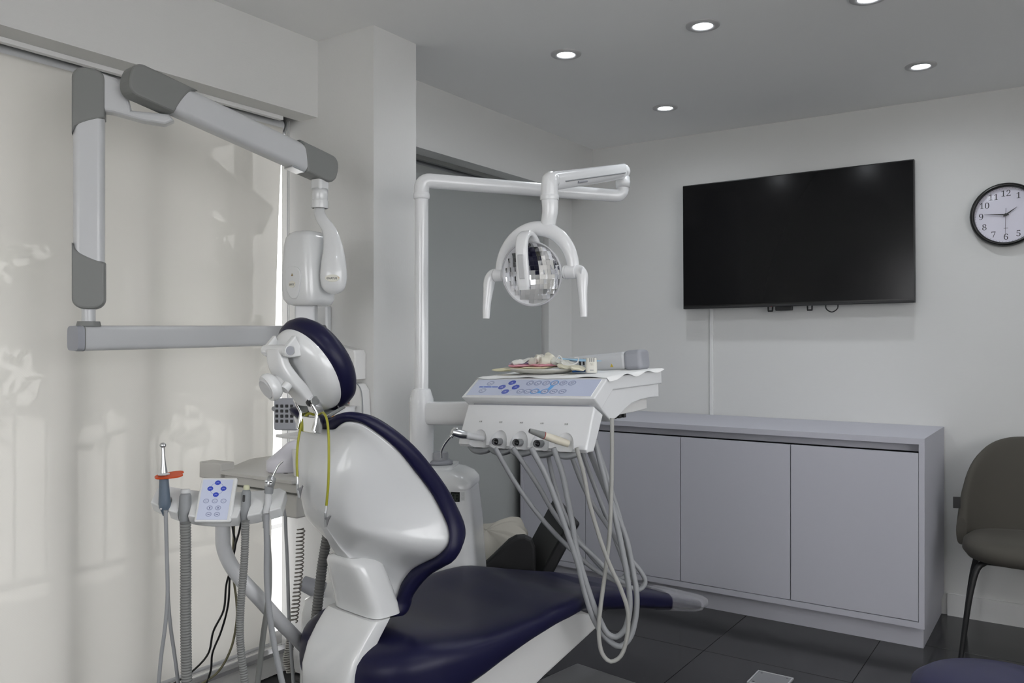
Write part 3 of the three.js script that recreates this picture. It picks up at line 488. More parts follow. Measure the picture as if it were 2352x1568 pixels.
  part(chair, 'headrest_cushion', disc([[0.08, 0.0], [0.118, 0.004], [0.129, -0.006], [0.133, -0.022], [0.129, -0.04], [0.115, -0.054], [0.08, -0.058], [0.02, -0.05]]), M.navy);
  part(chair, 'headrest_shell', disc([[0.118, -0.01], [0.119, 0.008], [0.114, 0.022], [0.1, 0.034], [0.08, 0.041], [0.05, 0.045], [0.01, 0.046]]), M.white);
  const hp = (x, u, n) => hc.clone().add(V(x, 0, 0)).addScaledVector(e, u).addScaledVector(nn, n).toArray();
  const mech = new THREE.Group(); mech.name = 'headrest_hinge'; chair.add(mech);
  for (const sx of [-1, 1]) {
    const lug = prism([[0.055, 0.028], [0.11, 0.026], [0.108, 0.034], [0.098, 0.066], [0.09, 0.073], [0.08, 0.073], [0.072, 0.066], [0.06, 0.04]], 0.018, 0.004);   // (along e, along n), drawn out along x
    const mx = new THREE.Matrix4().makeBasis(e, nn, V(1, 0, 0)).setPosition(hc.clone().add(V(sx * 0.044 + 0.005, 0, 0)));
    lug.applyMatrix4(mx); part(mech, 'hinge_lug', lug, M.white);
  }
  part(mech, 'hinge_pin', rod(hp(-0.052, 0.087, 0.058), hp(0.058, 0.087, 0.058), 0.0135, 24), M.white);
  part(mech, 'pin_cap', rod(hp(0.05, 0.087, 0.058), hp(0.0592, 0.087, 0.058), 0.0108, 24), M.capGrey);
  part(mech, 'link_arm', tube([hp(0.002, 0.092, 0.058), hp(0.002, 0.055, 0.072), hp(0.003, 0.01, 0.068), hp(0.002, -0.03, 0.056), hp(0, -0.068, 0.05)], (q) => 0.017 + 0.003 * Math.sin(q * 3), { n: 28, m: 28, sec: [0.85, 1.75], e: 0.5, up: [0, -0.5, 0.85] }), M.white);
  part(mech, 'lock_knob', tube([hp(-0.004, 0.014, 0.076), hp(-0.006, 0.015, 0.092), hp(-0.008, 0.016, 0.112), hp(-0.01, 0.017, 0.124)], (q) => lerpTable([[0, 0.018], [0.3, 0.02], [0.55, 0.032], [0.8, 0.036], [1, 0.033]], q)[0], { n: 14, m: 36 }), M.white);
  part(mech, 'knob_cap', tube([hp(-0.01, 0.017, 0.1235), hp(-0.0102, 0.0172, 0.128)], (q) => 0.028 - 0.004 * q, { n: 2, m: 30 }), M.armGrey);
  part(mech, 'knob_stop', tube([hp(0.018, 0.006, 0.078), hp(0.02, 0.0, 0.1)], 0.012, { n: 3, m: 20 }), M.white);
  part(mech, 'pivot_bolt', rod(hp(-0.04, -0.062, 0.05), hp(0.044, -0.062, 0.05), 0.0115, 24), M.chrome);
  part(mech, 'pivot_socket', rod(hp(0.024, -0.062, 0.05), hp(0.032, -0.062, 0.05), 0.0165, 24), M.black);
  // chrome fork from the backrest to the pivot
  for (const x of [-0.024, 0.046]) part(chair, 'chrome_fork', tube([[x, 1.096, 0.214], [x, 1.12, 0.207], [x, 1.14, 0.204], hp(x - 0.012, -0.068, 0.05)], 0.012, { n: 20, m: 16, sec: [1.1, 0.42], e: 0.5, up: [0, 0.3, 0.9] }), M.chrome);
  part(chair, 'chrome_bracket', rbox(0.076, 0.04, 0.02, 0.003), M.chrome, [0.012, 1.11, 0.208], [-12, 0, 0]);
  part(chair, 'chrome_slide', rbox(0.07, 0.012, 0.1, 0.003), M.chrome, [0.002, 1.134, 0.165], [25, 0, 0]);
}

// bib cord with its two clips, hung over the chrome bracket
{
  const t = thing('bib_cord', 'yellow green bib cord with two metal clips hanging on the backrest', 'bib cord');
  const cord = std({ color: lin(0.34, 0.33, 0.03), roughness: 0.5 });
  part(t, 'cord', merge([tube(runs.bibLeft, 0.0032, { n: 40, m: 8 }), tube(runs.bibRight, 0.0032, { n: 40, m: 8 }), tube([runs.bibLeft[0], runs.bibLeft[0].map((v, i) => (v + runs.bibRight[0][i]) / 2 + [0, 0.006, -0.02][i]), runs.bibRight[0]], 0.0032, { n: 10, m: 8 })]), cord);
  for (const [r, tilt] of [[runs.bibLeft, 4], [runs.bibRight, -3]]) {
    const [x, y, z] = r[r.length - 1];
    const c = new THREE.Group(); c.name = 'alligator_clip'; c.position.set(x, y, z); c.rotation.set(0, R(34), R(tilt)); t.add(c);
    part(c, 'clip_neck', rod([0, 0.004, 0], [0, -0.018, 0.002], 0.0028, 10), M.steel);
    part(c, 'clip_jaw', prism([[-0.005, -0.016], [0.001, -0.016], [0.0015, -0.03], [0.004, -0.052], [-0.001, -0.054], [-0.004, -0.034]], 0.007, 0.001), M.steel);
    part(c, 'clip_jaw', prism([[0.003, -0.028], [0.0115, -0.022], [0.013, -0.025], [0.008, -0.036], [0.004, -0.053], [0.001, -0.05]], 0.006, 0.001), M.darkSteel);
    part(c, 'clip_spring', tr(cyl(0.0032, 0.0032, 0.0075, 12), 0.0015, -0.031, 0, 90), M.darkSteel);
  }
}
// ---------- operating light on its pole ----------
{
  const t = thing('operating_light', 'white dental operating light on a jointed arm with two drop handles', 'dental light');
  const px = -1.935, pz = -2.276;
  part(t, 'pole', tr(cyl(0.0242, 0.0242, 0.72, 40), px, 1.5, pz), M.enamel);
  part(t, 'pole_collar', tr(lathe([[0.0245, -0.012], [0.028, -0.01], [0.0297, 0], [0.028, 0.01], [0.0245, 0.012]]), px, 1.837, pz), M.enamel);
  const E = V(-1.421, 1.865, -2.831);
  part(t, 'long_arm', bent([[px, 1.842, pz], [px, 1.892, pz], [E.x, E.y, E.z], [E.x, 1.962, E.z]], (q) => 0.0272 - 0.0045 * q, 0.032, { n: 120, m: 32 }), M.enamel);
  part(t, 'elbow_joint', tr(lathe([[0, -0.02], [0.026, -0.02], [0.0275, -0.002], [0.0275, 0.002], [0.026, 0.02], [0, 0.02]]), E.x, 1.917, E.z), M.enamel);
  const K = V(-1.372, 1.822, -2.238), U = V(E.x, 1.958, E.z);
  const dir = K.clone().sub(U);
  part(t, 'elbow_cap', new THREE.SphereGeometry(0.0285, 28, 20), M.enamel, U.toArray());
  const sp = part(t, 'spring_arm', tube([U.toArray(), K.toArray()], 0.0275, { n: 20, m: 40, sec: [1.05, 0.82], e: 0.75 }), M.enamel);
  const side = V(0.995, 0, 0.08).normalize();
  const off = (q, s, u) => U.clone().addScaledVector(dir, q).addScaledVector(side, s).add(V(0, u, 0)).toArray();
  part(sp, 'arm_groove', rod(off(0.05, 0.0245, -0.006), off(0.9, 0.0245, -0.006), 0.0022, 8), M.sockGrey);
  part(sp, 'arm_label', rod(off(0.62, 0.0222, -0.015), off(0.74, 0.0222, -0.015), 0.0042, 8), M.capGrey);
  part(t, 'knuckle', bent([[K.x, K.y, K.z], [K.x + 0.012, K.y + 0.002, K.z + 0.03], [K.x + 0.012, 1.765, K.z + 0.03]], 0.0268, 0.024, { n: 50, m: 30 }), M.enamel);
  part(t, 'knuckle_cap', tr(new THREE.SphereGeometry(0.0285, 24, 16), K.x + 0.006, K.y, K.z + 0.012), M.enamel);
  const kx = K.x + 0.012, kz = K.z + 0.03;
  part(t, 'collar_ring', tr(lathe([[0.026, -0.008], [0.0295, -0.007], [0.0295, 0.007], [0.026, 0.008]]), kx, 1.765, kz), M.enamel);
  part(t, 'neck', bent([[kx, 1.762, kz], [kx + 0.004, 1.725, kz], [kx - 0.012, 1.668, kz - 0.004]], (q) => 0.0262 - 0.003 * q, 0.02, { n: 40, m: 28 }), M.enamel);

  // head: local z is where it shines
  const h = new THREE.Group(); h.name = 'lamp_head'; h.position.set(-1.408, 1.532, -2.19); h.rotation.y = R(4); t.add(h);
  const yoke = []; for (let i = 0; i <= 40; i++) { const a = Math.PI * i / 40; yoke.push([Math.cos(a) * 0.128 + 0.004, Math.sin(a) * 0.135 + 0.005, -0.012]); }
  part(h, 'yoke', tube(yoke, (q) => 0.0165 + 0.004 * Math.sin(q * Math.PI), { n: 60, m: 24, sec: [1, 1.15] }), M.enamel);
  for (const s of [-1, 1]) {
    const g = part(h, 'handle', merge([
      tr(lathe([[0, -0.022], [0.02, -0.022], [0.0215, -0.018], [0.0215, 0.018], [0.02, 0.022], [0, 0.022]], 32), s * 0.124, 0, -0.01, 0, 0, 90),
      tube([[s * 0.135, 0, -0.01], [s * 0.152, 0.001, -0.01], [s * 0.163, -0.012, -0.008], [s * 0.167, -0.05, -0.003], [s * 0.171, -0.095, 0.0], [s * 0.173, -0.138, 0.0]], (q) => lerpTable([[0, 0.0205], [0.17, 0.021], [0.33, 0.0195], [0.5, 0.0165], [0.67, 0.0145], [0.83, 0.0135], [1, 0.012]], q)[0], { n: 36, m: 20, sec: [0.95, 0.8] }),
    ]), M.enamel);
    part(g, 'handle_seam', tr(lathe([[0.0216, -0.0008], [0.0221, 0], [0.0216, 0.0008]], 32), s * 0.112, 0, -0.01, 0, 0, 90), M.armGrey);
    if (s > 0) part(g, 'handle_cap', tr(lathe([[0, 0.002], [0.011, 0.0018], [0.0125, 0]], 24), 0.167, 0.0, 0.0, 0, 0, -90), M.armGrey);
  }
  // tilting reflector bowl
  const b = new THREE.Group(); b.name = 'reflector_bowl'; b.rotation.set(R(10), R(4), 0); h.add(b);
  part(b, 'housing', tr(lathe([[0.0, -0.05], [0.045, -0.046], [0.078, -0.03], [0.096, -0.006], [0.1, 0.008], [0.1015, 0.016], [0.0985, 0.018], [0.094, 0.004], [0.076, -0.02], [0.04, -0.034], [0.0, -0.037]], 64), 0, 0, 0, 90), M.enamel);
  // mirror facets: flat panes laid on a dish
  const pos = [], nx = 13; const dishZ = (x, y) => -0.03 + (x * x + y * y) * 4.0;
  for (let i = 0; i < nx; i++) for (let j = 0; j < nx; j++) {
    const q = 0.192 / nx, x0 = -0.096 + i * q, y0 = -0.096 + j * q, cx = x0 + q / 2, cy = y0 + q / 2;
    if (Math.hypot(cx, cy) > 0.093) continue;
    const tx = (rnd() - 0.5) * 0.07 + 8.0 * cx, ty = (rnd() - 0.5) * 0.07 + 8.0 * cy, zc = dishZ(cx, cy);
    const z = (x, y) => Math.min(zc + tx * (x - cx) + ty * (y - cy), 0.012), g = q * 0.495;
    const P4 = [[cx - g, cy - g], [cx + g, cy - g], [cx + g, cy + g], [cx - g, cy + g]].map(([x, y]) => { const r = Math.hypot(x, y), k = r > 0.0955 ? 0.0955 / r : 1; return [x * k, y * k, z(x * k, y * k)]; });
    for (const k of [0, 1, 2, 0, 2, 3]) pos.push(...P4[k]);
  }
  const fg = new THREE.BufferGeometry(); fg.setAttribute('position', new THREE.Float32BufferAttribute(pos, 3)); fg.computeVertexNormals();
  const mirror = part(b, 'mirror_facets', fg, std({ color: lin(0.86, 0.87, 0.9), roughness: 0.03, metalness: 1, side: THREE.DoubleSide })); mirror.userData = { kind: 'stuff' };
  part(b, 'lens_shield', tr(lathe([[0, 0.026], [0.05, 0.024], [0.085, 0.019], [0.098, 0.0155]], 48), 0, 0, 0, 90), phy({ color: lin(1, 1, 1), roughness: 0.01, transmission: 1, thickness: 0, ior: 1.4 }));
  part(b, 'rim', tr(new THREE.TorusGeometry(0.0995, 0.0028, 12, 64), 0, 0, 0.016), phy({ color: lin(0.8, 0.8, 0.82), roughness: 0.08, transmission: 0.5, thickness: 0 }));
  // bulb bracket arching over the top and down in front of the mirror
  part(b, 'bulb_bracket', tube([[0.0, 0.085, -0.03], [0, 0.116, 0.0], [0, 0.124, 0.028], [0, 0.112, 0.056], [0, 0.085, 0.068], [0, 0.03, 0.073], [0, -0.03, 0.074], [0, -0.042, 0.074]], (q) => (q > 0.97 ? 0.017 : 0.0195), { n: 50, m: 28, sec: [0.5, 1], e: 0.6, up: [0, 1, 0] }), M.enamel);
  part(b, 'bracket_inset', rbox(0.02, 0.075, 0.006, 0.0095, 5), M.armGrey, [0, 0.028, 0.0815]);
  part(b, 'bulb_shade', rbox(0.03, 0.12, 0.006, 0.003), M.black, [0, 0.02, 0.0625]);
  // the head's pieces hang on the light itself
  h.updateMatrix(); for (const c of [...h.children]) { c.applyMatrix4(h.matrix); t.add(c); } t.remove(h);
}
// ---------- water unit tower with the post and the table arm ----------
{
  const t = thing('water_unit', 'white dental water unit tower with small black two-digit display', 'dental unit');
  const tower = new THREE.Group(); tower.position.set(-1.931, -0.119, -2.321); tower.rotation.y = R(26); tower.scale.setScalar(1.09); tower.updateMatrix();
  const sec = (y, w, d, ox = 0, e = 0.3) => ringOf(56, (a) => V(ox + pow(Math.cos(a), e) * w, y, pow(Math.sin(a), e) * d));
  part(tower, 'body', loft([sec(0.1095, 0.167, 0.132, 0.012), sec(0.25, 0.168, 0.132, 0.012), sec(0.55, 0.164, 0.13, 0.01), sec(0.75, 0.155, 0.125, 0.004), sec(0.852, 0.147, 0.12, 0.0)]), M.white);
  part(tower, 'lid', loft([sec(0.852, 0.15, 0.123), sec(0.858, 0.151, 0.124), sec(0.872, 0.149, 0.122), sec(0.89, 0.135, 0.112, -0.002), sec(0.903, 0.115, 0.1, -0.01), sec(0.908, 0.09, 0.088, -0.005), sec(0.912, 0.085, 0.078, 0.0), sec(0.92, 0.08, 0.07, 0.005), sec(0.922, 0.02, 0.02, 0.005)]), M.white);
  part(tower, 'bottle_flange', tr(lathe([[0, -0.006], [0.044, -0.006], [0.045, 0.004], [0.036, 0.009], [0, 0.009]]), 0.034, 0.926, 0.02), M.capGrey);
  const ribs = []; for (let i = 0; i < 2; i++) ribs.push(ringOf(72, (a, k) => V(0.034 + Math.cos(a) * (0.028 + (k % 3 === 0 ? 0.0012 : 0)), 0.933 + i * 0.026, 0.02 + Math.sin(a) * (0.028 + (k % 3 === 0 ? 0.0012 : 0)))));
  part(tower, 'bottle_cap', loft(ribs), std({ color: lin(0.38, 0.39, 0.41), roughness: 0.45 }));
  const seg = canvasTex(256, 256, (x) => {
    x.fillStyle = '#131513'; x.fillRect(0, 0, 256, 256); x.strokeStyle = '#5b6058'; x.lineWidth = 13; x.lineJoin = 'miter';
    for (const ox of [30, 142]) { x.save(); x.transform(1, 0, -0.06, 1, 8, 0); x.strokeRect(ox, 45, 76, 82); x.strokeRect(ox, 127, 76, 82); x.restore(); }
  });
  part(tower, 'display', rbox(0.028, 0.03, 0.006, 0.001), [M.black, M.black, M.black, M.black, std({ map: seg, roughness: 0.3 }), M.black], [0.109, 0.833, 0.121]);
  const icon = canvasTex(128, 256, (x) => { x.fillStyle = '#c9cbca'; x.fillRect(0, 0, 128, 256); x.strokeStyle = '#9b9d9c'; x.lineWidth = 6; for (const y of [66, 186]) { x.beginPath(); x.arc(64, y, 38, 0, 6.3); x.stroke(); x.beginPath(); x.moveTo(46, y); x.lineTo(82, y); x.stroke(); } });
  part(tower, 'button_label', box(0.012, 0.028, 0.002), [M.white, M.white, M.white, M.white, std({ map: icon, roughness: 0.4 }), M.white], [0.131, 0.834, 0.1125], [0, 22, 0]);
  // lower cabinet behind the chair, on the window side
  part(tower, 'lower_housing', loft([[0.1095, 1], [0.3, 1], [0.46, 0.97], [0.5, 0.9], [0.512, 0.7]].map(([y, k]) => ringOf(48, (a) => V(-0.26 + pow(Math.cos(a), 0.4) * 0.13 * k, y, 0.07 + pow(Math.sin(a), 0.4) * 0.13 * k)))), M.white);
  part(tower, 'drain_spout', tr(cyl(0.024, 0.03, 0.07, 24), -0.36, 0.53, 0.12, 0, 0, 70), M.capGrey);
  for (const c of [...tower.children]) { c.applyMatrix4(tower.matrix); t.add(c); }
  // the post that rises from it: carries the light pole and the table's arm
  part(t, 'post_sleeve', tr(lathe([[0, 0.75], [0.043, 0.75], [0.0443, 0.85], [0.0433, 1.104], [0.0422, 1.116], [0.0323, 1.149], [0.0292, 1.153], [0.0, 1.153]], 14), -1.935, 0, -2.276), M.enamel);
  part(t, 'table_arm', tube([[-1.905, 1.067, -2.28], [-1.74, 1.075, -2.28], [-1.535, 1.092, -2.28]], 0.041, { n: 12, m: 32, sec: [1, 0.7], e: 0.5 }), M.enamel);
}

// ---------- instrument table ----------
const table = thing('instrument_table', 'white dental instrument table with blue printed key panel and hanging hoses', 'instrument table', [-1.4177, 0, -2.15]);
{
  const roll = new THREE.Matrix4().makeTranslation(0, 1.15, 0).multiply(new THREE.Matrix4().makeRotationZ(0.0286)).multiply(new THREE.Matrix4().makeTranslation(0, -1.15, 0));
  const W = 0.49;
  const sideProfile = (pts, w, b) => tr(prism(pts.map(([z, y]) => [-z, y]), w, b), 0, 0, 0, 0, 90, 0);   // outline given as (z, y), drawn along x
  // upper slab with the sloped front
  part(table, 'top_slab', sideProfile([[-0.002, 1.146], [-0.09, 1.2035], [-0.482, 1.218], [-0.482, 1.171], [-0.124, 1.166], [-0.06, 1.12], [-0.05, 1.112]], W, 0.004), M.enamel);
  part(table, 'lower_body', sideProfile([[-0.052, 1.116], [-0.122, 1.166], [-0.468, 1.172], [-0.468, 1.126], [-0.402, 1.127], [-0.33, 1.125], [-0.261, 1.116], [-0.21, 1.1], [-0.176, 1.086], [-0.15, 1.078], [-0.118, 1.07]], W - 0.012, 0.004), M.enamel);
  part(table, 'rear_fairing', sideProfile([[-0.18, 1.085], [-0.26, 1.118], [-0.402, 1.128], [-0.402, 1.09], [-0.3, 1.086]], W - 0.04, 0.003), M.whiteMatte);
  // control panel, printed, lying on the slope
  const S = 2048, Hh = 420;
  const print = canvasTex(S, Hh, (x) => {
    x.fillStyle = '#c3cbe2'; x.fillRect(0, 0, S, Hh);
    const key = (u, v, fill) => { x.lineWidth = 8; x.strokeStyle = fill ? '#3f55b5' : '#7d86ad'; x.fillStyle = fill ?? '#c9d0e6'; x.beginPath(); x.ellipse(u, v, 56, 56, 0, 0, 6.3); x.fill(); x.stroke(); x.strokeStyle = fill ? '#9db0e4' : '#5d668f'; x.lineWidth = 6; if (!fill) { x.beginPath(); x.arc(u, v, 42, 0, 6.3); x.stroke(); } };
    const glyph = (u, v, k, c = '#454d78') => { x.strokeStyle = x.fillStyle = c; x.lineWidth = 7; x.beginPath(); if (k === 0) { x.moveTo(u - 20, v - 6); x.lineTo(u - 4, v + 12); x.lineTo(u + 22, v + 4); } else if (k === 1) { x.arc(u, v, 14, 0, 6.3); } else if (k === 2) { x.moveTo(u - 22, v + 8); x.lineTo(u + 22, v + 8); x.moveTo(u - 10, v - 10); x.lineTo(u + 14, v - 10); } else { x.rect(u - 18, v - 12, 36, 22); } x.stroke(); if (k === 1) x.fillRect(u - 4, v - 4, 8, 8); };
    key(270, 100); glyph(270, 100, 0); key(230, 300); glyph(230, 300, 0);
    x.fillStyle = '#3f62c0'; x.fillRect(120, 186, 330, 26); x.fillStyle = '#8fa6dc'; x.fillRect(180, 178, 26, 42); x.fillRect(330, 178, 22, 42);
    x.strokeStyle = '#8d97c0'; x.lineWidth = 6; x.beginPath(); x.ellipse(640, 202, 118, 118, 0, 0, 6.3); x.stroke();
    for (const [u, v] of [[640, 84], [758, 202], [640, 322], [522, 202]]) { key(u, v, '#3d52b8'); glyph(u, v, 2, '#c7d0f2'); }
    x.strokeStyle = '#68a8e6'; x.lineWidth = 62; x.lineCap = 'round'; x.lineJoin = 'round'; x.beginPath(); x.moveTo(1130, 310); x.quadraticCurveTo(1190, 340, 1300, 318); x.quadraticCurveTo(1350, 250, 1350, 90); x.stroke();
    x.fillStyle = '#68a8e6'; for (const [u, v] of [[1130, 310], [1290, 310], [1350, 96]]) { x.beginPath(); x.arc(u, v, 70, 0, 6.3); x.fill(); }
    [[950, 96, 0], [1080, 96, 0], [1215, 96, 2], [1350, 96, 1], [1490, 96, 3], [1630, 96, 3], [890, 310, 0], [1010, 310, 0], [1130, 310, 2], [1290, 310, 1], [1430, 310, 3], [1570, 310, 3]].forEach(([u, v, k]) => { key(u, v); glyph(u, v, k); });
    x.fillStyle = '#6c7193'; x.fillRect(1425, 150, 8, 8); x.fillRect(1560, 150, 8, 8);
  });
  const ang = Math.atan2(0.0575, 0.088);   // the slope of the front
  const blueFilm = phy({ map: print, roughness: 0.2, clearcoat: 1, clearcoatRoughness: 0.05 });
  const pm = part(table, 'key_panel', box(0.46, 0.086, 0.0025), [M.enamel, M.enamel, M.enamel, M.enamel, blueFilm, M.enamel]);
  pm.position.set(0, 1.1755, -0.045); pm.rotation.x = -(Math.PI / 2 - ang);
  // handpiece holder below
  part(table, 'holder_neck', tr(rbox(0.44, 0.05, 0.05, 0.01), 0, 1.105, -0.055), M.capGrey);
  const hx = [-0.157, -0.079, -0.002, 0.073, 0.158];
  // the front is scooped out round each handpiece seat
  const ev = new Evaluator(); ev.attributes = ['position', 'normal']; ev.useGroups = false;
  const solid = (g) => { g.deleteAttribute('uv'); const b = new Brush(g); b.updateMatrixWorld(); return b; };
  let block = solid(sideProfile([[-0.03, 1.118], [-0.024, 1.121], [0.002, 1.07], [0.03, 1.012], [0.033, 1.0], [0.024, 0.99], [-0.012, 0.99], [-0.076, 1.095]], 0.47, 0.006));
  for (const x of hx) { const g = new THREE.SphereGeometry(1, 40, 28); g.scale(0.034, 0.052, 0.02); g.rotateX(-(Math.PI / 2 - Math.atan2(0.058, 0.028))); g.translate(x, 1.0, 0.038); block = ev.evaluate(block, solid(g), SUBTRACTION); }
  const hold = part(table, 'handpiece_holder', block.geometry, M.enamel);
  const slope = Math.atan2(0.058, 0.028);      // front face angle
  const onFace = (x, k, out) => [x, 1.07 - k * 0.058 + out * 0.44, 0.002 + k * 0.028 + out * 0.9];
  hx.forEach((x, i) => {
    part(hold, 'holder_lip', tube([[x - 0.037, 0.99, 0.004], [x - 0.018, 0.98, 0.012], [x + 0.004, 0.977, 0.016], [x + 0.024, 0.982, 0.01], [x + 0.037, 0.99, 0.002]], 0.014, { n: 20, m: 14, sec: [0.7, 1.6] }), M.sockGrey);
    const mk = canvasTex(64, 32, (c) => { c.fillStyle = '#cfd0cf'; c.fillRect(0, 0, 64, 32); c.fillStyle = '#3c4048'; c.fillRect(4, 14, 22 + 4 * (i % 3), 7); c.fillRect(42, 6, 12, 18); });
    const l = part(hold, 'holder_mark', box(0.012, 0.006, 0.0006), std({ map: mk, roughness: 0.5 })); l.position.set(...onFace(x - 0.005, 0.02, 0.0035)); l.rotation.x = -(Math.PI / 2 - slope);
    if (i > 0 && i < 4) {
      const k = part(hold, 'hose_coupling', merge([tr(lathe([[0.0075, 0], [0.0105, 0.002], [0.0115, 0.012], [0.0115, -0.03], [0, -0.03], [0, -0.004], [0.0075, -0.004]].reverse(), 28), 0, 0, 0, 90)]), M.sockGrey); k.position.set(x - 0.002, 1.012, 0.034); k.rotation.x = R(-6); k.rotation.y = R(8);
      const d = part(hold, 'coupling_core', merge([tr(cyl(0.0076, 0.0076, 0.004, 20), 0, 0, 0, 90)]), M.black); d.position.set(x - 0.002, 1.012, 0.037);
      const p2 = part(hold, 'coupling_pins', merge([tr(cyl(0.0022, 0.0022, 0.004, 10), -0.0034, 0.001, 0.003, 90), tr(cyl(0.0022, 0.0022, 0.004, 10), 0.0034, -0.001, 0.003, 90)]), M.steel); p2.position.set(x - 0.002, 1.012, 0.037);
    }
  });
  part(table, 'switch_block', merge([0, 1, 2].map((k) => tr(rbox(0.016, 0.022, 0.014, 0.002), 0.205, 1.082, -0.2 - k * 0.032))), M.black);
  for (const [k, r] of [['deliveryA', 0.0072], ['deliveryB', 0.0072], ['deliveryC', 0.0085], ['deliveryD', 0.0068], ['deliveryE', 0.0085], ['deliveryF', 0.0062]])
    part(table, 'hose', tr(tube(runs[k], r, { n: 120, m: 14 }), 1.4177, 0, 2.15), k === 'deliveryF' ? M.hose : M.hoseMid);
  // everything but the hoses leans with the table's slight roll
  for (const c of table.children) if (c.name !== 'hose') c.applyMatrix4(roll);
}
const tw = (x, y, z) => [-1.4177 + x, y + 0.0286 * x, -2.15 + z];   // a point on the rolled table, in world metres
// ---------- instruments in the holder ----------
{
  const t = thing('air_water_syringe', 'steel three-way syringe with bent nozzle resting in the leftmost table holder', 'syringe');
  const a = tw(-0.14, 1.018, 0.02), b = tw(-0.172, 1.037, 0.09);
  part(t, 'grip', tube([a, tw(-0.155, 1.027, 0.055), b], (q) => 0.0092 + 0.003 * q, { n: 16, m: 22 }), M.armGrey);
  part(t, 'head', tube([tw(-0.166, 1.034, 0.078), tw(-0.178, 1.041, 0.104), tw(-0.186, 1.046, 0.12)], (q) => 0.0125 + 0.003 * Math.sin(q * 3) - 0.003 * q, { n: 10, m: 22 }), M.steel);
  for (const s of [0, 1]) part(t, 'button', new THREE.SphereGeometry(0.005, 14, 10), M.chrome, tw(-0.184 + s * 0.011, 1.056, 0.109 + s * 0.004));
  part(t, 'nozzle', tube([tw(-0.186, 1.036, 0.118), tw(-0.196, 1.024, 0.124), tw(-0.212, 1.003, 0.128), tw(-0.221, 0.985, 0.128), tw(-0.224, 0.965, 0.124)], 0.0031, { n: 30, m: 12 }), M.chrome);
  part(t, 'nozzle_nut', rod(tw(-0.185, 1.039, 0.117), tw(-0.19, 1.031, 0.121), 0.0068, 16), M.chrome);
}
{
  const t = thing('scaler_handpiece', 'cream scaler handpiece with grey tip and red ring in the rightmost table holder', 'handpiece');
  const P = (q) => tw(0.165 - 0.062 * q, 1.018 + 0.039 * q, 0.03 + 0.085 * q);
  part(t, 'body', tube([P(-0.1), P(0.3), P(0.62)], (q) => 0.0105 + 0.0012 * Math.sin(q * 3), { n: 16, m: 24 }), std({ color: lin(0.62, 0.58, 0.48), roughness: 0.4 }));
  part(t, 'ring', rod(P(0.62), P(0.64), 0.0114, 24), std({ color: lin(0.35, 0.03, 0.02), roughness: 0.4 }));
  part(t, 'tip', tube([P(0.64), P(0.85), P(1.06)], (q) => 0.0112 - 0.0045 * q, { n: 12, m: 24 }), M.coverGrey);
  part(t, 'tip_hole', rod(P(1.055), P(1.068), 0.0045, 18), M.black);
}
